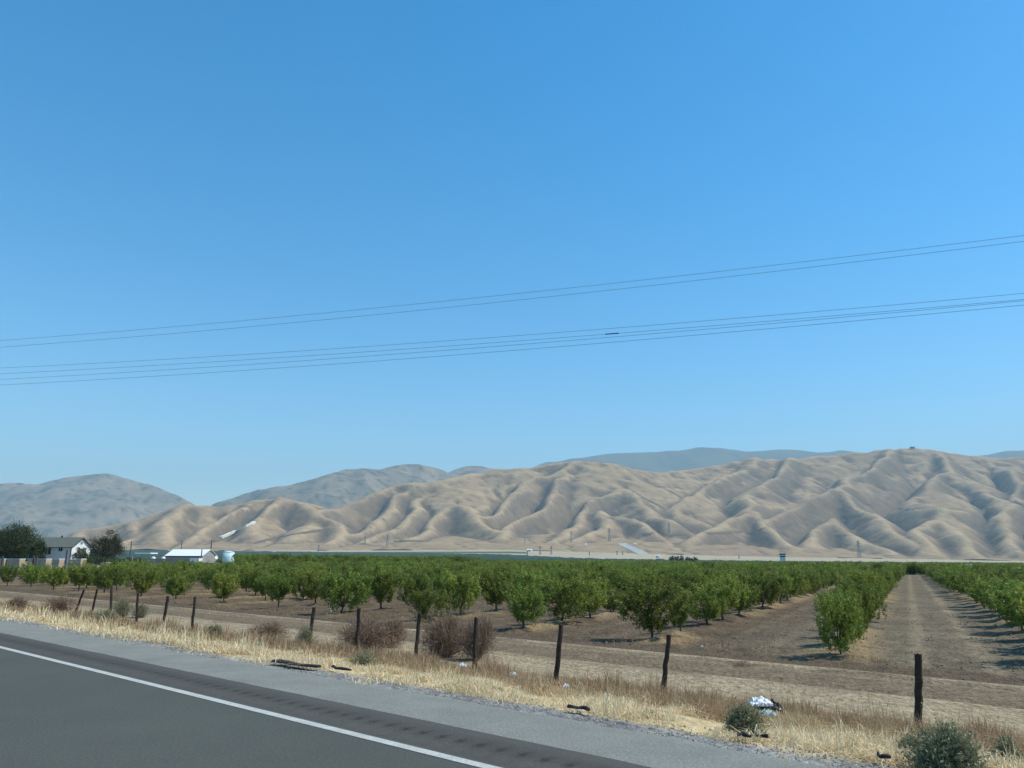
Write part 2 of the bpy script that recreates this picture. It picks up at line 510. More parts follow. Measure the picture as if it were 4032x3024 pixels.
SPURS = [
    [(330, 2083, 2950), (260, 2130, 2780), (150, 2165, 2650)], [(520, 2047, 3000), (560, 2100, 2800), (520, 2150, 2600)],
    [(700, 1985, 3100), (640, 2060, 2850), (690, 2120, 2650)], [(1000, 1966, 3200), (880, 2040, 2950), (800, 2100, 2750), (720, 2140, 2600)],
    [(1130, 1958, 3200), (1080, 2040, 2950), (1000, 2100, 2700)], [(1190, 1972, 3250), (1290, 2050, 2950), (1330, 2090, 2800)],
    [(1560, 1905, 3550), (1360, 1990, 3250), (1230, 2060, 2950), (1100, 2120, 2700)], [(1680, 1896, 3600), (1560, 1990, 3250), (1420, 2070, 2950), (1290, 2130, 2650)],
    [(1760, 1880, 3650), (1690, 1985, 3300), (1580, 2060, 3000), (1470, 2120, 2700)], [(1760, 1880, 3650), (1770, 1980, 3350), (1850, 2030, 3150), (1950, 2090, 2850)],
    [(1770, 1980, 3350), (1700, 2070, 3000), (1640, 2120, 2700)],
    [(2290, 1812, 4050), (2070, 1910, 3700), (1950, 1990, 3400), (1900, 2040, 3150)], [(2240, 1860, 3900), (2180, 1960, 3500), (2050, 2060, 3050), (1950, 2110, 2750)],
    [(2350, 1830, 4000), (2450, 1920, 3700), (2560, 1990, 3400), (2620, 2050, 3100)], [(2450, 1920, 3700), (2360, 2000, 3350), (2260, 2080, 2950), (2180, 2130, 2650)],
    [(2420, 2010, 3250), (2370, 2080, 2950), (2270, 2135, 2650)], [(2420, 2010, 3250), (2520, 2090, 2900)],
    [(2970, 1798, 4550), (2880, 1870, 4150), (2780, 1930, 3800), (2650, 2000, 3400)], [(3100, 1806, 4600), (3000, 1900, 4000), (2920, 1960, 3600), (2900, 2010, 3350)],
    [(2930, 2008, 3300), (2800, 2070, 3000), (2700, 2130, 2700)], [(2930, 2008, 3300), (3010, 2070, 3000), (3100, 2130, 2750), (3180, 2185, 2550)],
    [(3500, 1770, 4650), (3400, 1870, 4100), (3300, 1926, 3700), (3130, 1985, 3400), (3010, 2050, 3100)], [(3300, 1926, 3700), (3420, 2010, 3350), (3520, 2090, 3000), (3600, 2180, 2600)],
    [(3300, 2040, 3200), (3230, 2110, 2900), (3170, 2170, 2600)], [(3300, 2040, 3200), (3400, 2130, 2850), (3480, 2185, 2600)],
    [(3710, 1763, 4650), (3740, 1850, 4150), (3700, 1895, 3800), (3640, 1960, 3500), (3690, 2040, 3150), (3780, 2110, 2850), (3840, 2195, 2550)],
    [(3700, 2030, 3200), (3600, 2100, 2900), (3640, 2180, 2600)], [(3740, 1850, 4150), (3840, 1910, 3800), (3900, 2000, 3400), (3960, 2090, 3000), (4000, 2170, 2650)],
    [(3900, 1792, 4650), (4000, 1880, 4000), (4080, 1980, 3500), (4100, 2080, 3000), (4120, 2170, 2600)], [(4000, 1880, 4000), (3950, 1960, 3600), (3880, 2030, 3250)],
    [(4300, 1800, 4600), (4350, 1950, 3700), (4300, 2080, 3000), (4350, 2170, 2600)], [(4600, 1800, 4600), (4700, 2000, 3500), (4750, 2150, 2650)],
]
HX0, HX1, HY0, HY1, HD = -3900.0, 3900.0, 2380.0, 5300.0, 13.0
def build_hills():
    xs = np.arange(HX0, HX1, HD); ys = np.arange(HY0, HY1, HD)
    X, Y = np.meshgrid(xs, ys, indexing='ij')
    wx = 75 * fbm(X / 520, Y / 520, 2, 51); wy = 75 * fbm(X / 520, Y / 520, 2, 52)
    base = plain(X, Y)
    edge = 1.0
    E1 = tents(X + wx * .3, Y + wy * .3, [CREST], .50)
    E2 = tents(X + wx, Y + wy, SPURS, .66)
    E = np.maximum(np.maximum(E1 - 8, E2), base + .35 * np.clip(tents(X, Y, [CREST], .30) - base, 0, 400))
    E = box_blur(E, 2)
    k = np.clip((E - base) / 200, 0, 1)
    bil = np.abs(fbm(X / 330, Y / 330, 3, 53))
    E = E + k * (14 * (bil - .35)) + 5.0 * fbm(X / 150, Y / 150, 3, 54)
    fixed = E <= base + 1
    h = np.where(fixed, base, E)
    nx, ny = h.shape
    idx = np.arange(nx * ny).reshape(nx, ny)
    offs = [(1, 0), (-1, 0), (0, 1), (0, -1), (1, 1), (1, -1), (-1, 1), (-1, -1)]
    fixedf = fixed.copy(); fixedf[0, :] = fixedf[-1, :] = True; fixedf[:, 0] = True; fixedf[:, -1] = True
    ff = fixedf.ravel()
    fl = ff.tolist()
    for it in range(28):
        best = np.zeros_like(h); rec = idx.copy(); dist = np.full_like(h, HD)
        hp = np.pad(h, 1, mode='edge'); ip = np.pad(idx, 1, mode='edge')
        for ox, oy in offs:
            dd = HD * math.hypot(ox, oy)
            sl = (h - hp[1 + ox:1 + ox + nx, 1 + oy:1 + oy + ny]) / dd
            mm = sl > best
            best = np.where(mm, sl, best); rec = np.where(mm, ip[1 + ox:1 + ox + nx, 1 + oy:1 + oy + ny], rec); dist = np.where(mm, dd, dist)
        order = np.argsort(-h.ravel(), kind='stable').tolist()
        A = [HD * HD] * (nx * ny)
        recl = rec.ravel().tolist()
        for i in order:
            j = recl[i]
            if j != i: A[j] += A[i]
        f = (.0046 * np.clip(np.array(A) - 1.2e4, 0, 4e5) ** .5 / dist.ravel())
        f[ff] = 0
        fr = f.tolist(); hl = h.ravel().tolist()
        for i in reversed(order):
            j = recl[i]
            if j != i and not fl[i]:
                g = fr[i]
                v = (hl[i] + g * hl[j]) / (1 + g)
                hl[i] = v
        h2 = np.array(hl).reshape(nx, ny)
        b = box_blur(h2, 1)
        h = np.where(fixedf, h, np.where(b < h2, h2 * .90 + b * .10, h2 * .985 + b * .015))
    h = h + 0.7 * np.clip((h - base) / 80, 0, 1) * (h - box_blur(h, 34))
    h = np.maximum(h, base)
    # match the crest line of the photograph
    px = proj_x(X, Y); el = (h - CAM_Z) / np.hypot(X, Y)
    nb = 160; lo, hi = -900, 5000
    bi = np.clip(((px - lo) / (hi - lo) * nb).astype(int), 0, nb - 1)
    cur = np.full(nb, -1.0); np.maximum.at(cur, bi.ravel(), el.ravel())
    cx = np.array([c[0] for c in CREST]); tgt = []
    xc = lo + (np.arange(nb) + .5) / nb * (hi - lo)
    yc = np.interp(xc, cx, [c[1] for c in CREST])
    for a, b in zip(xc, yc):
        d = ray(a, b); tgt.append(d[2] / math.hypot(d[0], d[1]))
    ratio = np.clip(np.array(tgt) / np.maximum(cur, 1e-3), .5, 2.0)
    kern = np.array([.25, .5, .25]); ratio = np.convolve(np.pad(ratio, 1, mode='edge'), kern, 'valid')
    sc = np.interp(px, xc, ratio)
    h = base + (h - base) * sc
    h = h + np.clip((h - base) / 60, 0, 1) * (1.6 * fbm(X / 55, Y / 55, 3, 57))
    return X, Y, h, base, fixed

HX, HY, HH, HB, HF = build_hills()

def hill_z(x, y):
    u = (x - HX0) / HD; v = (y - HY0) / HD
    if u < 0 or v < 0 or u >= HH.shape[0] - 1 or v >= HH.shape[1] - 1: return -1e9
    i, j = int(u), int(v); a, b = u - i, v - j
    return HH[i, j] * (1 - a) * (1 - b) + HH[i + 1, j] * a * (1 - b) + HH[i, j + 1] * (1 - a) * b + HH[i + 1, j + 1] * a * b

def land_z(x, y):
    return max(float(plain(np.array([x]), np.array([y]))[0]) if y > 250 else gz1(x, y), hill_z(x, y))

def drop(px, py, y0=300, y1=6500, n=2500):
    """first place where the line of sight meets the land"""
    d = ray(px, py)
    for Y in np.geomspace(y0, y1, n):
        p = np.array([0, 0, CAM_Z]) + d * (Y / d[1])
        if p[2] <= land_z(p[0], p[1]): return p
    return None

def mesh_hills():
    Z = np.where(HH <= HB + .6, HB - 3, HH)
    gx, gy = np.gradient(HH, HD)
    slope = np.hypot(gx, gy)
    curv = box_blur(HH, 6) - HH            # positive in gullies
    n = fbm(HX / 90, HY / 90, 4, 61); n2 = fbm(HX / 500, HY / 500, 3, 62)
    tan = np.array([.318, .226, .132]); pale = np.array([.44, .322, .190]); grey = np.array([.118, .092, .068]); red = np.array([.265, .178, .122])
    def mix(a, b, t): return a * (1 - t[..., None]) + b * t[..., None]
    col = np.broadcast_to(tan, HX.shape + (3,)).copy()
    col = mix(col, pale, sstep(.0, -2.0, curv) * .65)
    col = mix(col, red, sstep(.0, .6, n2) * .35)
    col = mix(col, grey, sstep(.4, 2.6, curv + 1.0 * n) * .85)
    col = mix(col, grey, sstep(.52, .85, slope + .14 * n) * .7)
    # old contour benches trampled along the slopes
    z2 = HH / 23.0 + .5 * fbm(HX / 350, HY / 350, 3, 63)
    bench = np.abs(z2 - np.round(z2))
    col = mix(col, grey * 1.1, sstep(.07, .0, bench) * sstep(.05, .4, fbm(HX / 300, HY / 300, 2, 64)) * .9)
    col *= (1 + .10 * n)[..., None]
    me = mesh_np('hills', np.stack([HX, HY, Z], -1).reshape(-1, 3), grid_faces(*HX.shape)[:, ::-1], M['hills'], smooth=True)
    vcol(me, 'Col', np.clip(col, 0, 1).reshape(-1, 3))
    tag(link(bpy.data.objects.new('hills', me)), kind='structure')
mesh_hills()

def mountain(name, crest, spurs, x0, x1, y0, y1, dx, slope, seed, amp, cols):
    xs = np.arange(x0, x1, dx); ys = np.arange(y0, y1, dx)
    X, Y = np.meshgrid(xs, ys, indexing='ij')
    w = dx * 6
    wx = w * fbm(X / (dx * 22), Y / (dx * 22), 3, seed); wy = w * fbm(X / (dx * 22), Y / (dx * 22), 3, seed + 1)
    E = np.maximum(tents(X + wx * .15, Y + wy * .15, [crest], slope), tents(X + wx, Y + wy, spurs, slope * 1.35) if spurs else -1e3)
    base = plain(X, Y)
    k = np.clip((E - base) / 300, 0, 1)
    b = 0; a = 1
    for o in range(4):
        b = b + a * (np.abs(noise2(X / (dx * 28) * 2 ** o + 9, Y / (dx * 28) * 2 ** o, seed + 5 + o)) - .3); a *= .55
    h = E + k * amp * b
    h = box_blur(h, 1)
    px = proj_x(X, Y); el = (h - CAM_Z) / np.hypot(X, Y)
    lo, hi = crest[0][0], crest[-1][0]; nb = max(20, int((hi - lo) / 20))
    inside = (px >= lo) & (px <= hi)
    bi = np.clip(((px - lo) / (hi - lo) * nb).astype(int), 0, nb - 1)
    cur = np.full(nb, -1.0); np.maximum.at(cur, bi[inside], el[inside])
    xc = lo + (np.arange(nb) + .5) / nb * (hi - lo)
    yc = np.interp(xc, [c[0] for c in crest], [c[1] for c in crest])
    tgt = np.array([ray(a_, b_)[2] / math.hypot(*ray(a_, b_)[:2]) for a_, b_ in zip(xc, yc)])
    ratio = np.clip(tgt / np.maximum(cur, 1e-3), .6, 1.6)
    h = base + (h - base) * np.interp(px, xc, ratio)
    n = fbm(X / (dx * 7), Y / (dx * 7), 4, seed + 20)
    spot = fbm(X / (dx * 1.6), Y / (dx * 1.6), 2, seed + 30)
    c0, c1, c2 = map(np.array, cols)
    col = c0 * (1 - sstep(-.3, .5, n)[..., None]) + c1 * sstep(-.3, .5, n)[..., None]
    t = (sstep(.15, .55, spot + .4 * n))[..., None]
    col = col * (1 - t) + c2 * t
    Z = np.where(h <= base + .5, base - 20, h)
    me = mesh_np(name, np.stack([X, Y, Z], -1).reshape(-1, 3), grid_faces(*X.shape)[:, ::-1], M['mountain'], smooth=True)
    vcol(me, 'Col', col.reshape(-1, 3))
    return tag(link(bpy.data.objects.new(name, me)), kind='structure')

scrub = ((.27, .205, .135), (.19, .155, .11), (.075, .08, .05))
wood = ((.12, .115, .08), (.085, .09, .065), (.05, .06, .04))
mountain('mountain', [(-900, 1950, 8000), (-300, 1920, 8000), (0, 1898, 8000), (120, 1905, 8000), (200, 1880, 8000), (330, 1866, 8000), (380, 1860, 8000), (430, 1868, 8000), (500, 1892, 7900), (580, 1912, 7900), (680, 1952, 7800), (750, 1988, 7700), (850, 2060, 7600), (950, 2140, 7500)],
         [[(380, 1860, 8000), (480, 1960, 7400), (560, 2050, 6900)], [(200, 1880, 8000), (240, 1990, 7200), (330, 2090, 6600)], [(0, 1898, 8000), (60, 2010, 7200), (120, 2110, 6500)], [(580, 1912, 7900), (680, 2020, 7300)], [(-300, 1920, 8000), (-200, 2060, 7000)]],
         -8500, -1200, 5800, 10000, 45, .42, 71, 120, scrub)
mountain('mountain', [(700, 2080, 7200), (830, 1978, 7200), (1000, 1925, 7200), (1130, 1908, 7200), (1250, 1876, 7200), (1330, 1854, 7200), (1430, 1844, 7250), (1470, 1850, 7300), (1560, 1830, 7500), (1640, 1828, 7600), (1700, 1842, 7700), (1770, 1856, 7800), (1830, 1836, 8200), (1880, 1834, 8200), (1960, 1848, 8200), (2100, 1900, 8200), (2400, 2000, 8200)],
         [[(1330, 1854, 7200), (1230, 1950, 6700), (1150, 2040, 6200)], [(1430, 1844, 7250), (1480, 1930, 6700), (1500, 2010, 6200)], [(1600, 1830, 7500), (1640, 1930, 6900)], [(1000, 1925, 7200), (1000, 2020, 6600)]],
         -3600, 1500, 5800, 10000, 40, .42, 91, 130, scrub)
mountain('far_mountain', [(1700, 1900, 12500), (2090, 1845, 12500), (2150, 1820, 12500), (2200, 1815, 12500), (2320, 1800, 12500), (2400, 1787, 12500), (2450, 1784, 12500), (2560, 1780, 12500), (2700, 1773, 12500), (2780, 1760, 12500), (2860, 1763, 12500), (2950, 1777, 12500), (3010, 1775, 12500), (3120, 1768, 12500), (3200, 1772, 12500), (3270, 1784, 12500), (3350, 1770, 12500), (3450, 1782, 12500), (3520, 1772, 12500), (3700, 1770, 12500), (3900, 1795, 12500), (4032, 1772, 12500), (4400, 1760, 12500), (5200, 1790, 12500)],
         [], -2500, 13000, 10500, 14500, 85, .5, 111, 160, wood)

# ribbons draped on the land: pale pipeline strips and dirt tracks
def ribbon(name, px_pts, width, m, lift=1.0, thick=1.5, n=24, y0=300, smooth=3):
    P = []
    xs = [p[0] for p in px_pts]; yy = [p[1] for p in px_pts]
    for t in np.linspace(0, 1, n):
        u = t * (len(xs) - 1); a = np.interp(u, range(len(xs)), xs); b = np.interp(u, range(len(xs)), yy)
        p = drop(a, b, y0)
        if p is not None: P.append(p)
    P = np.array(P)
    if len(P) > 5:
        for _ in range(smooth): P[1:-1] = (P[:-2] + 2 * P[1:-1] + P[2:]) / 4
    for p in P: p[2] = land_z(p[0], p[1]) + lift
    mb = MB(); V = []
    for i, p in enumerate(P):
        t = P[min(i + 1, len(P) - 1)][:2] - P[max(i - 1, 0)][:2]; t = t / np.linalg.norm(t); nn = np.array([-t[1], t[0]])
        for sgn, dz in ((-1, -thick), (-1, 0), (1, 0), (1, -thick)):
            q = p[:2] + nn * sgn * width / 2
            z = p[2] if thick > 3 else land_z(q[0], q[1]) + lift
            V.append((q[0], q[1], z + dz))
    F = []
    for i in range(len(P) - 1):
        for k in range(3): F.append((i * 4 + k, i * 4 + k + 1, i * 4 + k + 5, i * 4 + k + 4))
    F += [(0, 1, 2, 3), tuple((len(P) - 1) * 4 + k for k in (3, 2, 1, 0))]
    mb.add(V, F)
    return mb.build(name, m)

tag(ribbon('pipeline', [(868, 2118), (940, 2090), (1000, 2058)], 13, M['concrete'], 5, 8, 30, smooth=0), 'straight white pipeline running up the golden left hill', 'pipeline')
def apron():
    c = [np.array(v, float) for v in ((2428, 2141), (2464, 2140), (2554, 2181), (2514, 2184))]
    V = []; nu, nw = 14, 5
    for i in range(nu):
        u = i / (nu - 1)
        for j in range(nw):
            w = j / (nw - 1)
            a = (c[0] * (1 - w) + c[1] * w) * (1 - u) + (c[3] * (1 - w) + c[2] * w) * u
            p = drop(a[0], a[1])
            V.append((p[0], p[1], land_z(p[0], p[1]) + 1.2))
    b0 = len(V); V += [(x, y, z - 2.5) for x, y, z in V]
    F = [(i * nw + j, (i + 1) * nw + j, (i + 1) * nw + j + 1, i * nw + j + 1) for i in range(nu - 1) for j in range(nw - 1)]
    for i in range(nu - 1):
        for j in (0, nw - 1): F.append((i * nw + j, (i + 1) * nw + j, (i + 1) * nw + j + b0, i * nw + j + b0))
    for j in range(nw - 1):
        for i in (0, nu - 1): F.append((i * nw + j, i * nw + j + 1, i * nw + j + 1 + b0, i * nw + j + b0))
    o = MB().add(V, F).build('concrete_ramp', M['concrete_old'])
    tag(o, 'wide pale concrete ramp at the foot of the hills', 'ramp')
apron()
for pts in ([(2530, 2108), (2640, 2112), (2760, 2104), (2900, 2098), (3010, 2090), (3150, 2058), (3300, 2046), (3420, 2024), (3600, 2008)],
            [(1000, 2140), (1150, 2105), (1300, 2085)], [(1550, 2131), (1690, 2131)], [(2280, 1812), (2400, 1822), (2520, 1846)]):
    tag(ribbon('dirt_track', pts, 12, M['track_dark'], .9, 1.2, 60), kind='structure')


# ------------------------------------------------------------------ foliage meshes
def unit(v):
    return v / (np.linalg.norm(v, axis=-1, keepdims=True) + 1e-9)

def leaf_quads(P, size, rg, aspect=.45, up=.25):
    """one small quad per point, random orientation"""
    n = len(P)
    a = unit(rg.normal(size=(n, 3)) + np.array([0, 0, up]))
    b = unit(np.cross(a, rg.normal(size=(n, 3))))
    L = (size * (0.7 + .6 * rg.random(n)))[:, None]
    W = L * aspect
    V = np.stack([P - a * L * .5, P + b * W * .5, P + a * L * .5, P - b * W * .5], 1).reshape(-1, 3)
    F = np.arange(4 * n).reshape(n, 4)
    return V, F

def leaf_mesh(name, P, size, rg, mat_, c_lo, c_hi, aspect=.45, clump=None):
    V, F = leaf_quads(P, size, rg, aspect)
    me = mesh_np(name, V, F, mat_)
    t = rg.random(len(P))[:, None] if clump is None else np.clip(clump + rg.normal(0, .2, len(P)), 0, 1)[:, None]
    col = np.array(c_lo) * (1 - t) + np.array(c_hi) * t
    vcol(me, 'Col', np.repeat(col, 4, 0))
    return me

def limb_path(start, dirn, length, rg, n=5, bend=.25, lift=.15):
    p = np.array(start, float); d = np.array(dirn, float); d /= np.linalg.norm(d)
    out = [p.copy()]
    for _ in range(n):
        d = d + rg.normal(0, bend, 3) * .4 + np.array([0, 0, lift]); d /= np.linalg.norm(d)
        p = p + d * length / n
        out.append(p.copy())
    return out

def orchard_tree(seed, nleaf, leafsize, height=2.05, rad=.88):
    """short trunk, fanned limbs and a column of upright leafy shoots"""
    rg = np.random.default_rng(seed)
    tr = MB()
    th = (.30, .42, .56)[seed % 3] + .08 * rg.random()
    lean = rg.normal(0, .04, 2)
    tr.tube([(0, 0, -.08), (lean[0] * .5, lean[1] * .5, th * .5), (lean[0], lean[1], th)], [.048, .040, .038], 6)
    limbs = []
    nl = 6
    for i in range(nl):
        a = 2 * math.pi * (i + rg.random() * .6) / nl
        path = limb_path((lean[0], lean[1], th - .03), (math.cos(a) * .55, math.sin(a) * .55, .8), (height - th) * (.8 + .2 * rg.random()), rg, 5, .25, .16)
        tr.tube(path, np.linspace(.026, .006, len(path)), 4, cap=False)
        limbs.append(np.array(path))
    ph = rg.random(3) * 6.28; lob = .20 + .16 * rg.random(3)
    ns = 130
    PP = []; CC = []
    for _ in range(ns):
        z = th * .75 + (height - th * .75) * rg.random() ** .9
        u = (z - th * .75) / (height - th * .75)
        a = rg.random() * 6.28
        z = min(z, height * (.80 + .22 * math.sin(2 * a + ph[2]) * math.sin(3 * a + ph[0])) + .12 * rg.random())
        prof = ((0.62, .46, .36)[seed % 3] + (.38, .54, .64)[seed % 3] * sstep(0, (.3, .45, .6)[seed % 3], u)) * (1 - .30 * sstep(.66, 1.05, u))
        R_ = rad * prof * (1 + lob[0] * math.sin(a + ph[0]) + lob[1] * math.sin(2 * a + ph[1] + 3 * u) + lob[2] * .7 * math.sin(3 * a + ph[2] - 4 * u))
        rho = R_ * rg.random() ** .45
        p0 = np.array([lean[0] + rho * math.cos(a), lean[1] + rho * math.sin(a), z])
        out = np.array([math.cos(a) * .38, math.sin(a) * .38, 1.0]) + rg.normal(0, .18, 3)
        tw = limb_path(p0 - np.array([0, 0, .12]), out, .30 + .36 * rg.random(), rg, 3, .2, .05)
        tw = np.array(tw); m = int(nleaf / ns * (.4 + 1.2 * rg.random()))
        uu = rg.random(m) * 2.999; ii = uu.astype(int); f = (uu - ii)[:, None]
        PP.append(tw[ii] * (1 - f) + tw[ii + 1] * f + rg.normal(0, .055, (m, 3)))
        CC.append(np.full(m, .25 + .5 * rg.random()))
    P = np.concatenate(PP); CC = np.concatenate(CC)
    ok = P[:, 2] > (.08, .2, .34)[seed % 3]
    me = leaf_mesh('crown', P[ok], leafsize, rg, M['leaf'], (.095, .140, .024), (.300, .345, .060), .5, CC[ok])
    return tr, me

NVAR = 7
trunks = []; crowns = []
for k in range(NVAR):
    tb, me = orchard_tree(100 + k, 9500, .085, 1.95 + .10 * math.sin(k * 2.1), .78 + .08 * math.sin(k * 1.3))
    tm = bpy.data.meshes.new('trunk'); tm.from_pydata(tb.v, [], tb.f); tm.materials.append(M['bark'])
    trunks.append(tm); crowns.append(me)
gb = MB().tube([(0, 0, -.05), (0, 0, .30)], [.055, .052], 8)
guard_me = bpy.data.meshes.new('trunk_guard'); guard_me.from_pydata(gb.v, [], gb.f); guard_me.materials.append(M['guard'])

# every tree position of the young block
tpos = []
for kq in range(-70, 45):
    q = ROW0 + kq * ROWS
    for kr in range(-30, 70):
        r = 30.4 + kr * TREES + (TREES / 2 if kq % 2 else 0)
        if r > R_END or r < -60: continue
        x, y = fromRQ(r, q)
        L, s = LS(x, y)
        if L < 25.3 or s > 420: continue
        if (q < YARD_Q and r > 75 and proj_x(x, y) < 940) or (y > 93 and proj_x(x, y) < 430): continue
        if y < 8: continue
        tpos.append((kq, kr, r, q, x, y))
rgt = np.random.default_rng(5)
def tree_in_view(x, y):
    px = proj_x(x, y)
    return -60 < px < 4092
# the rank of each tree in its row, counted from the dirt track
rowfirst = {}
for t in tpos:
    rowfirst[t[0]] = min(rowfirst.get(t[0], 1e9), t[1])
vis = sorted([t for t in tpos if tree_in_view(t[4], t[5])], key=lambda t: math.hypot(t[4], t[5]))
near = vis[:300]; nearset = set((t[0], t[1]) for t in near)
ORD = ['zeroth', 'first', 'second', 'third', 'fourth', 'fifth', 'sixth', 'seventh', 'eighth', 'ninth', 'tenth', 'eleventh', 'twelfth', 'thirteenth', 'fourteenth', 'fifteenth', 'sixteenth', 'seventeenth', 'eighteenth', 'nineteenth', 'twentieth']
def ordn(n):
    if n <= 20: return ORD[n]
    tens = {2: 'twenty', 3: 'thirty', 4: 'forty', 5: 'fifty'}[n // 10]
    return tens + '-' + ORD[n % 10] if n % 10 else tens[:-1] + 'ieth'
def rowname(kq):
    if kq == 0: return 'first row left of the tyre-marked lane'
    if kq == 1: return 'first row right of the tyre-marked lane'
    return (ordn(1 - kq) + ' row left of the tyre-marked lane') if kq < 0 else (ordn(kq) + ' row right of the tyre-marked lane')

for (kq, kr, r, q, x, y) in near:
    jx, jy = rgt.normal(0, .12, 2)
    x += jx; y += jy
    rank = kr - rowfirst[kq] + 1
    sc = float(np.clip(rgt.normal(1.0, .11), .74, 1.22))
    if rgt.random() < .05: sc *= .72
    if kq == -1 and rank == 1: x -= .45; y += .15; sc = .93
    k = int(rgt.integers(NVAR)) if kq != 0 else (2, 5)[int(rgt.integers(2))]
    o = thing('orchard_tree', (x, y, gz1(x, y) - .03), 'young tree, %s from dirt track, in %s' % (ordn(rank), rowname(kq)), 'tree', 'young orchard trees in rows', float(rgt.random() * 6.28))
    wd = float(rgt.uniform(1.05, 1.32)) * (.72 if kq == 0 else 1.0); o.scale = (sc * wd, sc * wd * float(rgt.uniform(.9, 1.1)), sc * .97)
    link(bpy.data.objects.new('trunk', trunks[k]), o)
    c = link(bpy.data.objects.new('crown', crowns[k]), o)
    if rgt.random() < .10:
        link(bpy.data.objects.new('trunk_guard', guard_me), o)

# ------------------------------------------------------------------ the rest of the orchard: instanced stuff
def instancer(name, P, scales, sources, kind='stuff', tilt=0.0):
    me = bpy.data.meshes.new(name)
    me.vertices.add(len(P)); me.vertices.foreach_set('co', np.asarray(P, np.float32).ravel()); me.update()
    vfloat(me, 'sc', scales)
    o = link(bpy.data.objects.new(name, me))
    ng = bpy.data.node_groups.new(name + '_nodes', 'GeometryNodeTree')
    ng.interface.new_socket('Geometry', in_out='INPUT', socket_type='NodeSocketGeometry')
    ng.interface.new_socket('Geometry', in_out='OUTPUT', socket_type='NodeSocketGeometry')
    N = ng.nodes; Lk = ng.links
    gi = N.new('NodeGroupInput'); go = N.new('NodeGroupOutput')
    iop = N.new('GeometryNodeInstanceOnPoints')
    g2i = N.new('GeometryNodeGeometryToInstance')
    for src in sources:
        oi = N.new('GeometryNodeObjectInfo'); oi.inputs['Object'].default_value = src; oi.inputs['As Instance'].default_value = True
        Lk.new(oi.outputs['Geometry'], g2i.inputs[0])
    Lk.new(gi.outputs[0], iop.inputs['Points']); Lk.new(g2i.outputs[0], iop.inputs['Instance'])
    iop.inputs['Pick Instance'].default_value = True
    rv_ = N.new('FunctionNodeRandomValue'); rv_.data_type = 'FLOAT_VECTOR'
    rv_.inputs[0].default_value = (-tilt, -tilt, 0); rv_.inputs[1].default_value = (tilt, tilt, 6.283)
    Lk.new(rv_.outputs[0], iop.inputs['Rotation'])
    at_ = N.new('GeometryNodeInputNamedAttribute'); at_.data_type = 'FLOAT'; at_.inputs['Name'].default_value = 'sc'
    Lk.new(at_.outputs['Attribute'], iop.inputs['Scale'])
    ri = N.new('FunctionNodeRandomValue'); ri.data_type = 'INT'
    ri.inputs[4].default_value = 0; ri.inputs[5].default_value = len(sources) - 1; ri.inputs['Seed'].default_value = 3
    Lk.new(ri.outputs[2], iop.inputs['Instance Index'])
    Lk.new(iop.outputs[0], go.inputs[0])
    md = o.modifiers.new('scatter', 'NODES'); md.node_group = ng
    tag(o, kind=kind)
    return o

far_src = []
for k in range(4):
    tb, me = orchard_tree(300 + k, 2900, .15, 1.95, .92)
    # add the trunk to the leaf mesh
    tm = bpy.data.meshes.new('tmp'); tm.from_pydata(tb.v, [], tb.f)
    nv0 = len(me.vertices)
    V = np.empty(len(me.vertices) * 3, np.float32); me.vertices.foreach_get('co', V)
    Cc = np.empty(len(me.vertices) * 4, np.float32); me.color_attributes['Col'].data.foreach_get('color', Cc)
    tb2 = [f for f in tb.f]
    full = bpy.data.meshes.new('far_tree')
    full.from_pydata(V.reshape(-1, 3).tolist() + tb.v, [], [tuple(range(i, i + 4)) for i in range(0, nv0, 4)] + [tuple(i + nv0 for i in f) for f in tb.f])
    full.materials.append(M['leaf'])
    cols = np.concatenate([Cc.reshape(-1, 4)[:, :3], np.tile([.08, .065, .05], (len(tb.v), 1))])
    vcol(full, 'Col', cols)
    far_src.append(bpy.data.objects.new('far_tree', full))
rest = [t for t in tpos if (t[0], t[1]) not in nearset]
RX = np.array([t[4] for t in rest]) + rgt.normal(0, .12, len(rest)); RY = np.array([t[5] for t in rest]) + rgt.normal(0, .12, len(rest))
instancer('orchard_trees', np.stack([RX, RY, ground_z(RX, RY) - .03], -1), np.clip(rgt.normal(1.14, .10, len(rest)), .85, 1.4), far_src)

# the older, denser block beyond the cross lane
P = []
for kq in range(-75, 90):
    for kr in range(0, 62):
        r = R_END + 7.5 + kr * (2.2 if kr < 6 else 4.0); q = ROW0 + (kq + .5) * ROWS
        x, y = fromRQ(r, q)
        if y < 60 or not (-700 < proj_x(x, y) < 4700): continue
        if q < YARD_Q and r < 330 and proj_x(x, y) < 940: continue
        P.append((x, y))
for kq in range(-30, 60):
    for kr in range(4):
        for f in (.0, .25, .5, .75):
            x, y = fromRQ(R_END + 6.0 + kr * 1.6, ROW0 + (kq + f) * ROWS)
            if y > 60 and -300 < proj_x(x, y) < 4500 and proj_x(x, y) > 960: P.append((x, y))
P = np.array(P)
PX = P[:, 0] + rgt.normal(0, .2, len(P)); PY = P[:, 1] + rgt.normal(0, .2, len(P))
instancer('far_orchard_trees', np.stack([PX, PY, ground_z(PX, PY, False) - .05], -1), np.clip(rgt.normal(1.22, .08, len(P)), .95, 1.5), far_src)

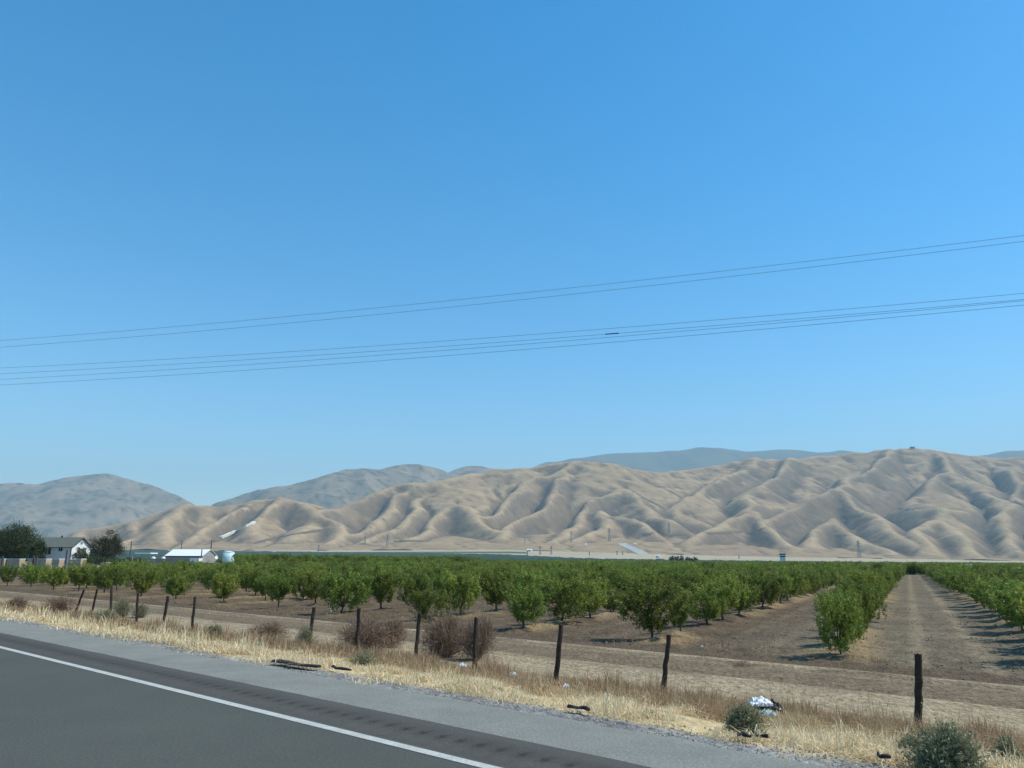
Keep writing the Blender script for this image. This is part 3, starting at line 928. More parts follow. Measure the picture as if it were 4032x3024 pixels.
# canopy of the orchards farther out, seen only as a green mass
def canopy():
    ys = np.concatenate([np.arange(0, 300, 4.0), np.geomspace(300, 1900, 110)]) + 455
    az = np.linspace(-.78, .80, 420)
    YY, AZ = np.meshgrid(ys, az, indexing='ij')
    X = YY * AZ; Y = YY
    px = proj_x(X, Y)
    Yg = np.interp(px, [-1000, 0, 900, 1500, 2000, 2300, 3000, 4032, 5000], [2450, 2400, 2250, 1850, 1450, 980, 880, 790, 790])
    n = noise2(X / 5, Y / 5, 131); nb = fbm(X / 160, Y / 50, 2, 132)
    z = plain(X, Y) + 1.2 + 1.1 * np.abs(n) + .7 * n
    gap = np.abs(nb) < .05
    z = np.where((Y > Yg) | gap, plain(X, Y) - 1.0, z)
    me = mesh_np('distant_orchards', np.stack([X, Y, z], -1).reshape(-1, 3), grid_faces(len(ys), len(az))[:, ::-1], M['leaf_dark'])
    t = np.clip(.5 + nb, 0, 1)[..., None]
    vcol(me, 'Col', (np.array([.030, .055, .025]) * (1 - t) + np.array([.055, .085, .04]) * t).reshape(-1, 3))
    tag(link(bpy.data.objects.new('distant_orchards', me)), kind='stuff')
canopy()

# ------------------------------------------------------------------ verge grass
def blades(P, hgt, wid, rg, c_lo, c_hi, lean=.45):
    """bent two-segment blades as one mesh; P (n,3)"""
    n = len(P)
    a = rg.random(n) * 2 * math.pi
    l = np.abs(rg.normal(0, lean, n))
    dx = np.cos(a) * l; dy = np.sin(a) * l
    b = rg.random(n) * 2 * math.pi
    wx = np.cos(b) * wid; wy = np.sin(b) * wid
    h = hgt * (.5 + .9 * rg.random(n))
    p0 = P; p1 = P + np.stack([dx * h * .35, dy * h * .35, h * .6], -1); p2 = P + np.stack([dx * h * 1.1, dy * h * 1.1, h * np.clip(1.05 - l * .5, .35, 1)], -1)
    w = np.stack([wx, wy, 0 * wx], -1)
    V = np.stack([p0 - w * .5, p0 + w * .5, p1 - w * .4, p1 + w * .4, p2], 1).reshape(-1, 3)
    i = np.arange(n)[:, None] * 5
    F = np.concatenate([i + np.array([0, 1, 3]), i + np.array([0, 3, 2]), i + np.array([2, 3, 4])], 1).reshape(-1, 3)
    t = rg.random(n)[:, None]
    col = np.repeat(np.array(c_lo) * (1 - t) + np.array(c_hi) * t, 5, 0)
    return V, F, col

def sample_band(n, L0, L1, s0, s1, rg, clump=8, csd=.10, power=1.6):
    nc = n // clump
    u = rg.random(nc)
    s = s0 + (s1 - s0) * u ** power
    L = L0 + (L1 - L0) * rg.random(nc)
    s = np.repeat(s, clump) + rg.normal(0, csd, nc * clump); L = np.repeat(L, clump) + rg.normal(0, csd, nc * clump)
    return L, s

def grass(name, specs, label=None):
    Vs = []; Fs = []; Cs = []; off = 0
    for (n, L0, L1, s0, s1, h, w, c0, c1, lean, thr, seed) in specs:
        rg = np.random.default_rng(seed)
        L, s = sample_band(n, L0, L1, s0, s1, rg)
        x, y = fromLS(L, s)
        keep = fbm(x / 1.6, y / 1.6, 3, seed) > thr
        x, y = x[keep], y[keep]
        P = np.stack([x, y, ground_z(x, y) - .01], -1)
        hh = h * (.45 + 1.1 * np.clip(.5 + fbm(x / .8, y / .8, 3, seed + 1), 0, 1.2))
        D = np.hypot(x, y)
        V, F, c = blades(P, hh, w * np.clip(D / 14, .8, 3.0), rg, c0, c1, lean)
        Vs.append(V); Fs.append(F + off); Cs.append(c); off += len(V)
    me = mesh_np(name, np.concatenate(Vs), np.concatenate(Fs), M['straw'])
    vcol(me, 'Col', np.concatenate(Cs))
    o = link(bpy.data.objects.new(name, me)); tag(o, kind='stuff')
    return o

STRAW0, STRAW1 = (.52, .39, .20), (.95, .83, .58)
RUST0, RUST1 = (.27, .175, .095), (.52, .37, .215)
grass('straw_grass', [
    (60000, 7.3, 9.4, 1, 16, .11, .010, STRAW0, STRAW1, 1.5, -.02, 1),
    (12000, 7.38, 10.2, 1, 18, .18, .008, STRAW0, STRAW1, .8, .2, 6),
    (44000, 7.3, 9.8, 14, 60, .12, .012, STRAW0, STRAW1, 1.5, -.02, 2),
    (9000, 7.38, 10.2, 14, 60, .26, .010, STRAW0, STRAW1, .5, .22, 7),
    (16000, 7.2, 9.8, 55, 170, .14, .02, STRAW0, STRAW1, 1.0, -.3, 3),
    (22000, 9.0, 11.8, 1, 30, .16, .010, STRAW0, (.62, .48, .28), .9, .10, 4),
    (3000, 6.9, 7.4, 1, 40, .07, .010, STRAW0, STRAW1, 1.3, .1, 5)])
grass('rusty_weeds', [
    (62000, 9.4, 14.6, 1, 18, .20, .007, RUST0, RUST1, .75, -.02, 11),
    (6000, 9.6, 14.2, 1, 18, .34, .006, RUST0, RUST1, .35, .28, 14),
    (44000, 9.4, 14.7, 16, 70, .23, .009, RUST0, RUST1, .50, -.02, 12),
    (14000, 9.4, 14.4, 60, 170, .28, .02, RUST0, RUST1, .45, -.2, 13)])
grass('orchard_weeds', [
    (9000, 22.5, 27.0, 2, 60, .08, .012, (.24, .17, .09), (.40, .30, .16), 1.0, .18, 21),
    (14000, 26, 60, -10, 70, .09, .014, (.24, .17, .09), (.40, .29, .15), 1.0, .22, 22)])

# clods and small stones on the tilled soil
cl_src = []
for k in range(3):
    rg = np.random.default_rng(900 + k)
    ico = [(0, 0, 1), (.9, 0, .3), (.28, .85, .35), (-.72, .53, .3), (-.72, -.53, .35), (.28, -.85, .3), (.6, .5, -.4), (-.3, .8, -.4), (-.9, 0, -.4), (-.2, -.8, -.4), (.7, -.5, -.4)]
    V = [tuple(np.array(p) * (.7 + .6 * rg.random())) for p in ico]
    F = [(0, 1, 2), (0, 2, 3), (0, 3, 4), (0, 4, 5), (0, 5, 1), (1, 6, 2), (2, 7, 3), (3, 8, 4), (4, 9, 5), (5, 10, 1), (2, 6, 7), (3, 7, 8), (4, 8, 9), (5, 9, 10), (1, 10, 6)]
    me = bpy.data.meshes.new('clod'); me.from_pydata(V, [], F); me.materials.append(M['soil_clod'])
    cl_src.append(bpy.data.objects.new('clod', me))
rg = np.random.default_rng(44)
L, s = sample_band(5000, 21.5, 55, -8, 70, rg, 3, .5, 1.2)
x, y = fromLS(L, s)
instancer('soil_clods', np.stack([x, y, ground_z(x, y) + .01], -1), .010 + .035 * rg.random(len(x)) ** 3, cl_src, tilt=.6)
g_src = []
M['pebble'] = mat('pebble', (.38, .33, .26), .9, .25, 9, objvar=.25)
for o_ in cl_src:
    m2 = o_.data.copy(); m2.materials.clear(); m2.materials.append(M['pebble']); g_src.append(bpy.data.objects.new('pebble', m2))
L, s = sample_band(7000, 6.8, 7.5, 0, 60, rg, 2, .1, 1.6)
x, y = fromLS(L, s)
instancer('edge_gravel', np.stack([x, y, np.maximum(ground_z(x, y), -.06) + .004], -1), .005 + .010 * rg.random(len(x)) ** 2, g_src, tilt=.6)

# ------------------------------------------------------------------ verge bushes
def twig_ball(name, seed, rx, rz, n, c0, c1, leafy=0, lc0=None, lc1=None, up=.2, wid=.006):
    """a rounded tangle of thin curved stems, optionally with small leaves"""
    rg = np.random.default_rng(seed)
    seg = 4
    sc = np.array([rx, rx, rz])
    # lobes give the outline its bumps
    nlobe = 7
    la = rg.random(nlobe) * 6.28; lr = .30 + .32 * rg.random(nlobe)
    lc = np.stack([np.cos(la) * lr, np.sin(la) * lr, .28 + .30 * rg.random(nlobe)], -1); lc[0] = (0, 0, .42)
    ls = .30 + .20 * rg.random(nlobe)
    k_ = rg.integers(0, nlobe, n)
    d = unit(rg.normal(size=(n, 3)))
    rad = rg.random(n) ** .5
    c = lc[k_] + d * (ls[k_] * rad)[:, None]
    c[:, 2] = np.abs(c[:, 2])
    c[:, :2] *= (1.12 - .55 * c[:, 2:3] ** 1.5)
    dirn = unit(d * .55 + rg.normal(size=(n, 3)) * .7 + np.array([0, 0, up]))
    ln = .14 + .22 * rg.random(n)
    side = unit(np.cross(dirn, rg.normal(size=(n, 3))))
    curve = rg.normal(0, .16, (n, 1))
    # a fifth of the stems rise from the root
    root = rg.random(n) < .2
    dirn[root] = c[root]; ln[root] = 1.0; c[root] *= .02
    pts = np.stack([(c + dirn * (ln * (k / seg))[:, None] + side * curve * ln[:, None] * 2 * (k / seg) ** 2) * sc for k in range(seg + 1)], 1)
    w = unit(rg.normal(size=(n, 1, 3))) * wid * np.linspace(1.2, .5, seg + 1)[None, :, None]
    V = np.stack([pts - w, pts + w], 2).reshape(-1, 3)
    base = np.arange(n)[:, None] * (seg + 1) * 2
    F = np.concatenate([base + np.array([2 * k, 2 * k + 1, 2 * k + 3, 2 * k + 2]) for k in range(seg)], 0)
    V[:, 2] = np.maximum(V[:, 2], -.02)
    t = rg.random(n)[:, None]
    col = np.repeat(np.array(c0) * (1 - t) + np.array(c1) * t, (seg + 1) * 2, 0)
    me = mesh_np(name, V, F, M['twig']); vcol(me, 'Col', col)
    lm = None
    if leafy:
        i = rg.integers(0, n, leafy); k = rg.integers(1, seg + 1, leafy)
        P = pts[i, k] + rg.normal(0, .03, (leafy, 3)) * (rx + rz)
        P[:, 2] = np.maximum(P[:, 2], .01)
        lm = leaf_mesh('foliage', P, .028 + .014 * rx, rg, M['leaf_dark'], lc0, lc1, .4)
    return me, lm

def ground_at(px, py):
    """where the line of sight meets the verge or orchard floor"""
    d = ray(px, py); lo = None
    for Y in np.arange(4, 140, .05):
        p = np.array([0, 0, CAM_Z]) + d * (Y / d[1])
        L, s = LS(p[0], p[1])
        z = -.02 if L < 6.9 else float(ground_z(np.array([p[0]]), np.array([p[1]]), False)[0])
        if p[2] <= z: return np.array([p[0], p[1], z])
    return p

BR0, BR1 = (.13, .082, .058), (.36, .25, .17)
GR0, GR1 = (.17, .16, .09), (.33, .30, .19)
LG0, LG1 = (.16, .17, .085), (.32, .32, .18)
def bush(px, py, wpx, hpx, kind, label, seed, n=1500, leafy=1500):
    p = ground_at(px, py); Y = p[1]
    m = Y / FPX * 1.02
    rx = wpx * m / 2; rz = hpx * m
    if kind == 'dry':
        me, lm = twig_ball('stems', seed, rx, rz, int(n * 1.7), BR0, BR1, wid=.0035 * max(1, Y / 18))
        o = thing('tumbleweed', p, label, 'tumbleweed', 'brown tumbleweeds along the fence')
    else:
        me, lm = twig_ball('stems', seed, rx, rz, n, GR0, GR1, int(leafy * 1.5), LG0, LG1, wid=.003 * max(1, Y / 18))
        o = thing('roadside_bush', p, label, 'bush', 'green bushes along the verge')
    link(bpy.data.objects.new('stems', me), o)
    if lm: link(bpy.data.objects.new('foliage', lm), o)
    return o

bush(1420, 2560, 250, 118, 'dry', 'broad dark brown tumbleweed between two leaning posts', 1, 2600)
bush(1540, 2545, 150, 100, 'dry', 'smaller purplish brown tumbleweed beside the broad dark one', 2, 1500)
bush(1760, 2590, 220, 155, 'dry', 'large reddish brown tumbleweed left of the upright dark post', 3, 2600)
bush(1880, 2600, 160, 150, 'dry', 'brown tumbleweed tangled around the upright dark post', 4, 1800)
bush(1060, 2520, 190, 62, 'dry', 'low flat brown tumbleweed behind the straw grass', 5, 1600)
bush(230, 2425, 150, 72, 'dry', 'brown tumbleweed left of the leaning fence posts', 6, 1500)
bush(60, 2405, 130, 50, 'dry', 'small brown tumbleweed at the left photo edge', 7, 1000)
bush(480, 2430, 110, 75, 'green', 'grey green bush around the third leaning fence post', 8)
bush(555, 2432, 80, 50, 'green', 'dense little green bush beside the fourth fence post', 9)
bush(390, 2455, 150, 50, 'green', 'sparse green bush in front of the leaning fence posts', 10)
bush(840, 2515, 75, 50, 'green', 'round olive green bush right of the sixth fence post', 11)
bush(1195, 2550, 95, 75, 'green', 'thin green bush at the foot of the seventh fence post', 12)
bush(1420, 2630, 110, 55, 'green', 'green weed at the straw grass edge below dark tumbleweed', 13)
bush(2935, 2900, 170, 110, 'green', 'dark green weed clump under the white roadside litter', 14, 1500, 2600)
bush(3740, 3062, 250, 160, 'green', 'big grey green bush in the bottom right corner', 15, 2600, 6500)
bush(3590, 3000, 110, 80, 'green', 'small green bush left of the big corner bush', 16, 900, 1500)
bush(3990, 3035, 130, 110, 'green', 'olive bush at the right photo edge beside the big bush', 17, 900, 1500)
bush(2560, 2835, 70, 35, 'green', 'small green weed in straw grass near the pavement', 18, 500, 500)

# ------------------------------------------------------------------ fence posts
POSTS = [((330, 2322), (297, 2400)), ((383, 2320), (360, 2415)), ((440, 2310), (435, 2432)), ((545, 2335), (540, 2420)), ((662, 2348), (643, 2450)), ((768, 2350), (757, 2465)),
         ((1237, 2392), (1215, 2500)), ((1414, 2395), (1407, 2500)), ((1650, 2418), (1637, 2525)), ((1874, 2432), (1869, 2575)), ((2210, 2460), (2188, 2632)), ((2633, 2500), (2608, 2695)), ((3618, 2575), (3610, 2845))]
PL = ['steeply leaning dark post, leftmost of the fence posts', 'dark fence post second from the left, leaning right', 'upright dark fence post third from the left',
      'dark fence post fourth from the left above small green bush', 'dark knotted fence post fifth from the left', 'straight dark fence post sixth from the left, beside pale track',
      'leaning fence post before a small tree, seventh from the left', 'short dark fence post beside a pale blue trunk sleeve', 'thin leaning fence post rising between two tumbleweeds',
      'dark upright post standing inside a brown tumbleweed', 'dark wooden fence post on rusty weeds, third from the right', 'tall dark post in front of the nearest orchard tree', 'tall grey fence post standing alone before the orchard lane']
for i, ((tx, ty), (bx, by)) in enumerate(POSTS):
    # the fence line runs beside the highway at L = 14.2
    d = ray(bx, by); k = d[0] * nv[0] + d[1] * nv[1]; t = 14.2 / k
    b = np.array([0, 0, CAM_Z]) + d * t
    b[2] = gz1(b[0], b[1])
    d2 = ray(tx, ty); t2 = 14.2 / (d2[0] * nv[0] + d2[1] * nv[1]); tp = np.array([0, 0, CAM_Z]) + d2 * t2
    rg = np.random.default_rng(70 + i)
    h = tp - b
    mb = MB(); r0 = .046 + .010 * rg.random()
    ring = 9; rows_ = 9; V = []
    amp = .10 if i not in (4, 8) else .22
    ph = rg.random(ring) * 6
    for j in range(rows_):
        t_ = j / (rows_ - 1)
        c = h * t_ + np.array([rg.normal(0, .006), rg.normal(0, .006), 0]) - (np.array([0, 0, .25]) if j == 0 else 0)
        for m_ in range(ring):
            a = 2 * math.pi * m_ / ring
            rr_ = r0 * (1 + amp * math.sin(ph[m_] + t_ * 3) + rg.normal(0, .04)) * (1.05 - .1 * t_)
            V.append((c[0] + rr_ * math.cos(a), c[1] + rr_ * math.sin(a), c[2] + (rg.normal(0, .012) if j == rows_ - 1 else 0)))
    F = [(j * ring + m_, j * ring + (m_ + 1) % ring, (j + 1) * ring + (m_ + 1) % ring, (j + 1) * ring + m_) for j in range(rows_ - 1) for m_ in range(ring)]
    F.append(tuple((rows_ - 1) * ring + m_ for m_ in range(ring)))
    mb.add(V, F)
    o = mb.build('fence_post', M['post'], None, False, tuple(b))
    tag(o, PL[i], 'fence post', 'old wooden fence posts')

# ------------------------------------------------------------------ litter and tyre shreds
def shred(p0, p1, width, label, seed):
    a = ground_at(*p0); b = ground_at(*p1)
    rg = np.random.default_rng(seed)
    n = 9; V = []
    t = b - a; ln = np.linalg.norm(t[:2]); u = t / ln; nn = np.array([-u[1], u[0], 0])
    for i in range(n + 1):
        f = i / n
        c = t * f + nn * .03 * math.sin(f * 5 + seed); w = width * (.5 + .5 * math.sin(math.pi * min(1, f * 1.1 + .08))) * (1 + .25 * rg.normal())
        lift = .010 + .014 * abs(math.sin(f * 4 + seed))
        for sx, dz in ((-1, 0), (-.6, lift * 1.2), (.6, lift * 1.5), (1, .003)):
            V.append(tuple(c + nn * w * .5 * sx + np.array([0, 0, dz + .050])))
    F = [(i * 4 + k, i * 4 + k + 1, i * 4 + k + 5, i * 4 + k + 4) for i in range(n) for k in range(3)]
    F += [(0, 1, 2, 3), tuple(n * 4 + k for k in (3, 2, 1, 0))] + [(i * 4, i * 4 + 4, i * 4 + 7, i * 4 + 3) for i in range(n)]
    o = MB().add(V, F).build('tyre_shred', M['tyre'], None, False, tuple(a))
    tag(o, label, 'tyre shred', 'tyre shreds on the shoulder edge')
shred((1072, 2619), (1258, 2644), .17, 'long dark tyre strip lying along the shoulder edge', 1)
shred((1302, 2640), (1376, 2656), .08, 'short curled tyre scrap right of the long dark strip', 2)
shred((1628, 2684), (1680, 2687), .06, 'thin flat rubber scrap on the shoulder, middle of its edge', 3)
shred((1905, 2716), (1966, 2736), .13, 'crumpled rubber scrap at the straw edge below the tumbleweeds', 4)
shred((2243, 2806), (2324, 2818), .08, 'dark rubber strip below the third post from the right', 5)
shred((2905, 2924), (2962, 2929), .07, 'small black rubber scrap nearest the pavement below green weed', 6)
shred((2930, 2910), (3030, 2930), .05, 'thin reddish rubber strip below the green weed clump', 7)
shred((3450, 3006), (3505, 3016), .05, 'thin rubber scrap left of the big corner bush', 8)
shred((452, 2497), (475, 2500), .10, 'tiny dark rubber scrap at the far left shoulder edge', 9)

def crumple(name, px, py, w, h, m, label, cat, seed, lift=0.0, flat=.5):
    p = ground_at(px, py); s_ = p[1] / FPX
    rg = np.random.default_rng(seed)
    nu, nw = 13, 13; V = []
    for i in range(nu):
        for j in range(nw):
            u, v = i / (nu - 1) - .5, j / (nw - 1) - .5
            rr_ = 1 - .25 * max(abs(u), abs(v)) * rg.random()
            V.append((u * w * s_ * rr_ + rg.normal(0, .008), v * w * s_ * .7 * rr_ + rg.normal(0, .008), lift + max(.01, h * s_ * (1 - 2.2 * (u * u + v * v)) * (.75 + .35 * math.sin(u * 17 + seed) * math.sin(v * 13 + seed * 2) + .22 * rg.random()))))
    F = []
    for i in range(nu - 1):
        for j in range(nw - 1):
            a = i * nw + j
            F += [(a, a + nw, a + nw + 1), (a, a + nw + 1, a + 1)]
    # closed underside
    b0 = len(V)
    V += [(x, y, lift) for x, y, z in V[:nu * nw]]
    for i in range(nu - 1):
        for j in range(nw - 1):
            a = b0 + i * nw + j
            F += [(a, a + nw + 1, a + nw), (a, a + 1, a + nw + 1)]
    rim = [i * nw for i in range(nu)] + [(nu - 1) * nw + j for j in range(1, nw)] + [i * nw + nw - 1 for i in range(nu - 2, -1, -1)] + [j for j in range(nw - 2, 0, -1)]
    for a, b in zip(rim, rim[1:] + rim[:1]): F.append((a, b, b + b0, a + b0))
    o = MB().add(V, F).build(name, m, None, False, tuple(p))
    return tag(o, label, cat)
crumple('plastic_bag', 2998, 2832, 84, 28, M['white_plastic'], 'bright white crumpled plastic bag on the green weed', 'bag', 1, .20)
crumple('black_bag', 3030, 2834, 95, 34, M['black_plastic'], 'torn black plastic bag below the white bag', 'bag', 2, .14)
crumple('plastic_sheet', 3022, 2846, 60, 20, M['teal_plastic'], 'pale teal plastic scrap beneath the black bag', 'plastic scrap', 3, .10)
for i, (px, py, w, lab) in enumerate([(2392, 2755, 26, 'white paper scrap in straw below the post third from right'), (2675, 2762, 18, 'white scrap in weeds below the tall post by nearest tree'),
        (2230, 2715, 24, 'white torn paper in straw beneath the dark wooden post'), (1820, 2635, 30, 'white scrap in straw below the reddish tumbleweed'), (605, 2512, 14, 'tiny white scrap at the far left grass edge'),
        (245, 2412, 14, 'white scrap beside the leftmost leaning post'), (3240, 2905, 16, 'white cup-like scrap right of the green weed clump'), (3560, 2905, 14, 'small white scrap below the lone right post'),
        (2764, 2553, 10, 'pale yellow scrap on bare soil beside the nearest tree'), (2018, 2670, 30, 'pale crumpled scrap in straw right of tumbleweeds')]):
    crumple('litter_scrap', px, py, w, w * .45, M['white_plastic'], lab, 'litter', 20 + i, .05)['group'] = 'pale litter scraps on the verge'

# leaning stake and brush pile in the orchard
a = ground_at(1300, 2408)
o = MB().box((0, 0, .17), (.06, .03, .34), .4, (-.4, 0)).build('stake', M['guard'], None, False, tuple(a)); tag(o, 'small white leaning stake between front orchard trees', 'stake')
def brush(px, py, w, n, label, seed):
    p = ground_at(px, py); rg = np.random.default_rng(seed); mb = MB()
    for _ in range(n):
        a = rg.random() * 6.28; l = w * (.2 + .5 * rg.random()); c = np.array([rg.normal(0, w * .3), rg.normal(0, w * .2), .02 + .06 * rg.random()])
        e = np.array([math.cos(a), math.sin(a), rg.normal(0, .15)]) * l
        mb.tube([c - e / 2, c + rg.normal(0, .03, 3), c + e / 2], [.007, .007, .004], 4)
    o = mb.build('brush_pile', M['soil_clod'], None, False, tuple(p)); tag(o, label, 'brush pile', 'piles of dead branches on the headland')
brush(2925, 2622, .75, 40, 'low pile of dead twigs on soil right of nearest tree', 1)
brush(3360, 2600, .7, 12, 'dead twigs lying under the row end by the lane', 4)

# ------------------------------------------------------------------ farmyard
HB_ = R(10)                                  # bearing of the farm buildings' gables
def yard_pt(px, Y):
    p = at(px, 2190, Y)
    return np.array([p[0], p[1], gz1(p[0], p[1])])
def zpx(py, px, Y):
    return float(at(px, py, Y)[2])

def house():
    c = yard_pt(277, 155)
    o = thing('farmhouse', c, 'white gabled farmhouse with grey green shingle roof', 'house', rz=-HB_)
    gz = c[2]; E = zpx(2152, 277, 155) - gz; Pk = zpx(2118, 312, 158) - gz
    Ln, W = 8.6, 5.3
    # walls: local x from -Ln to 0, y from 0 to W
    mb = MB()
    mb.add([(-Ln, 0, -.3), (0, 0, -.3), (0, W, -.3), (-Ln, W, -.3), (-Ln, 0, E), (0, 0, E), (0, W, E), (-Ln, W, E), (0, W / 2, Pk - .12), (-Ln, W / 2, Pk - .12)],
           [(0, 1, 5, 4), (1, 2, 6, 8, 5), (2, 3, 7, 6), (3, 0, 4, 9, 7)])
    wall = mb.build('wall', M['house_wall'], o)
    # siding boards, each a shallow lap
    sb = MB()
    for k in range(int((E + .1) / .2)):
        z = .05 + k * .2
        sb.add([(-Ln, -.012, z), (0, -.012, z), (0, -.002, z + .19), (-Ln, -.002, z + .19), (-Ln, 0.01, z), (0, 0.01, z)], [(0, 1, 2, 3), (4, 5, 1, 0)])
    s = sb.build('siding', M['house_wall'], wall)
    ov = .35
    rise = (Pk - E) / (W / 2)
    def roofside(sgn, name):
        y0, y1 = (-ov, W / 2) if sgn > 0 else (W + ov, W / 2)
        z0 = E - ov * rise; z1 = Pk
        t = .12
        return MB().add([(-Ln - ov, y0, z0), (ov, y0, z0), (ov, y1, z1), (-Ln - ov, y1, z1), (-Ln - ov, y0, z0 + t), (ov, y0, z0 + t), (ov, y1, z1 + t), (-Ln - ov, y1, z1 + t)],
                        [(0, 3, 2, 1), (4, 5, 6, 7), (0, 1, 5, 4), (1, 2, 6, 5), (2, 3, 7, 6), (3, 0, 4, 7)]).build(name, M['house_roof'], o)
    rf = roofside(1, 'roof'); roofside(-1, 'roof')
    MB().box((-4.6, W / 2, Pk + .22), (.25, .25, .45)).build('vent_pipe', M['dark_frame'], rf)
    # bargeboards on the gable
    for y0, y1 in ((-ov, W / 2), (W + ov, W / 2)):
        z0 = E - ov * rise
        MB().add([(ov + .005, y0, z0 - .1), (ov + .005, y1, Pk - .1), (ov + .005, y1, Pk + .12), (ov + .005, y0, z0 + .12), (ov + .035, y0, z0 - .1), (ov + .035, y1, Pk - .1), (ov + .035, y1, Pk + .12), (ov + .035, y0, z0 + .12)],
                 [(0, 1, 2, 3), (4, 7, 6, 5), (0, 4, 5, 1), (3, 2, 6, 7)]).build('bargeboard', M['dark_frame'], o)
    MB().box((0.02, -.03, (E - .3) / 2), (.14, .14, E - .1)).build('corner_board', M['dark_frame'], o)
    def window(x, y, z, w, h, face, label=None):
        if face == 'front':
            fr = MB().box((x, -.03, z), (w + .18, .06, h + .18)).build('window', M['dark_frame'], o)
            MB().box((x, -.065, z), (w, .012, h)).build('pane', M['glass'], fr)
            MB().box((x, -.078, z), (.06, .012, h)).build('glazing_bar', M['trim'], fr)
        else:
            fr = MB().box((.03, y, z), (.06, w + .2, h + .2)).build('window', M['trim'], o)
            MB().box((.065, y, z), (.012, w, h)).build('pane', M['glass'], fr)
            MB().box((.078, y, z), (.012, .06, h)).build('glazing_bar', M['trim'], fr)
    zt = zpx(2168, 277, 155) - gz
    window(-5.15, 0, zt, 1.15, 1.28, 'front'); window(-2.35, 0, zt + .32, .62, .70, 'front')
    window(0, W / 2 - .05, zpx(2138, 312, 157) - gz, .55, .55, 'side'); window(0, 3.7, zt + .1, .9, 1.1, 'side'); window(0, 2.0, zt + .1, .8, 1.1, 'side')
house()

def shed(px, Y, Ln, W, E, Pk, label):
    c = yard_pt(px, Y)
    o = thing('barn', c, label, 'barn', rz=-HB_)
    ov = .3
    MB().add([(-Ln, 0, -.3), (0, 0, -.3), (0, W, -.3), (-Ln, W, -.3), (-Ln, 0, E), (0, 0, E), (0, W, E), (-Ln, W, E), (0, W / 2, Pk - .08), (-Ln, W / 2, Pk - .08)],
             [(0, 1, 5, 4), (1, 2, 6, 8, 5), (2, 3, 7, 6), (3, 0, 4, 9, 7)]).build('wall', M['shed_wall'], o)
    rise = (Pk - E) / (W / 2)
    for y0 in (-ov, W + ov):
        z0 = E - ov * rise
        # roof sheets side by side, each proud of the next seam
        n = 9
        par = None
        for k in range(n):
            xa = -Ln - ov + (Ln + 2 * ov) * k / n; xb = -Ln - ov + (Ln + 2 * ov) * (k + 1) / n - .03
            t = .05
            s = MB().add([(xa, y0, z0), (xb, y0, z0), (xb, W / 2, Pk), (xa, W / 2, Pk), (xa, y0, z0 + t), (xb, y0, z0 + t), (xb, W / 2, Pk + t), (xa, W / 2, Pk + t)],
                     [(0, 3, 2, 1), (4, 5, 6, 7), (0, 1, 5, 4), (1, 2, 6, 5), (2, 3, 7, 6), (3, 0, 4, 7)]).build('roof_panel', M['metal_roof'], o)
    MB().box((-Ln / 2, -.02, E - .25), (Ln - .1, .04, .35)).build('fascia', M['dark_frame'], o)
    MB().box((.03, W * .5, 1.0), (.05, W * .45, 2.0)).build('barn_door', M['grey_wall'], o)
gz_ = yard_pt(797, 175)[2]
shed(797, 175, 8.8, 5.6, zpx(2187, 797, 175) - gz_, zpx(2164, 820, 178) - gz_, 'long low grey barn with a bright white metal roof')

def tank():
    c = yard_pt(900, 178); h = zpx(2176, 900, 178) - c[2]; r = 1.28
    o = thing('water_tank', c, 'pale blue round water tank beside the white roofed barn', 'tank')
    MB().tube([(0, 0, -.2), (0, 0, h)], [r, r], 28).build('shell', M['tank'], o, True)
    MB().tube([(0, 0, h + .002), (0, 0, h + .10), (0, 0, h + .30), (0, 0, h + .36)], [r * 1.02, r * .97, r * .45, r * .12], 28).build('roof', M['tank'], o, True)
    for z in (.8, 1.7): MB().tube([(0, 0, z), (0, 0, z + .06)], [r + .02, r + .02], 28).build('hoop', M['tank'], o)
    MB().tube([(0, 0, h + .34), (0, 0, h + .5)], [.12, .12], 8).build('hatch', M['steel'], o)
tank()

def grey_wall_():
    a = yard_pt(578, 160); b = yard_pt(757, 158)
    o = thing('block_wall', a, 'low grey brown block wall in front of the barn', 'wall')
    t = b - a; ln = math.hypot(t[0], t[1]); ang = math.atan2(t[1], t[0])
    o.rotation_euler = (0, 0, ang)
    h = zpx(2200, 660, 159) - a[2]
    nb = 12
    for k in range(nb):
        w = ln / nb
        for j in range(3):
            MB().box((w * (k + .5), 0, h * (j + .5) / 3), (w - .03, .25, h / 3 - .02)).build('block', M['grey_wall'], o)
grey_wall_()

p = yard_pt(774, 153)
o = thing('box_trailer', p, 'small white box trailer between the block wall and rusty implement', 'trailer', rz=-HB_)
MB().box((0, 0, .95), (1.9, 1.3, 1.15)).build('body', M['trim'], o)
MB().box((0, 0, 1.56), (2.0, 1.4, .06)).build('roof', M['metal_roof'], o)
for sx in (-1, 1): MB().tube([(.2, sx * .72, .33), (.2, sx * .9, .33)], [.33, .33], 14).build('wheel', M['tyre'], o)
MB().tube([(1.9, 0, .4), (.9, 0, .42)], [.05, .05], 6).build('drawbar', M['steel'], o)

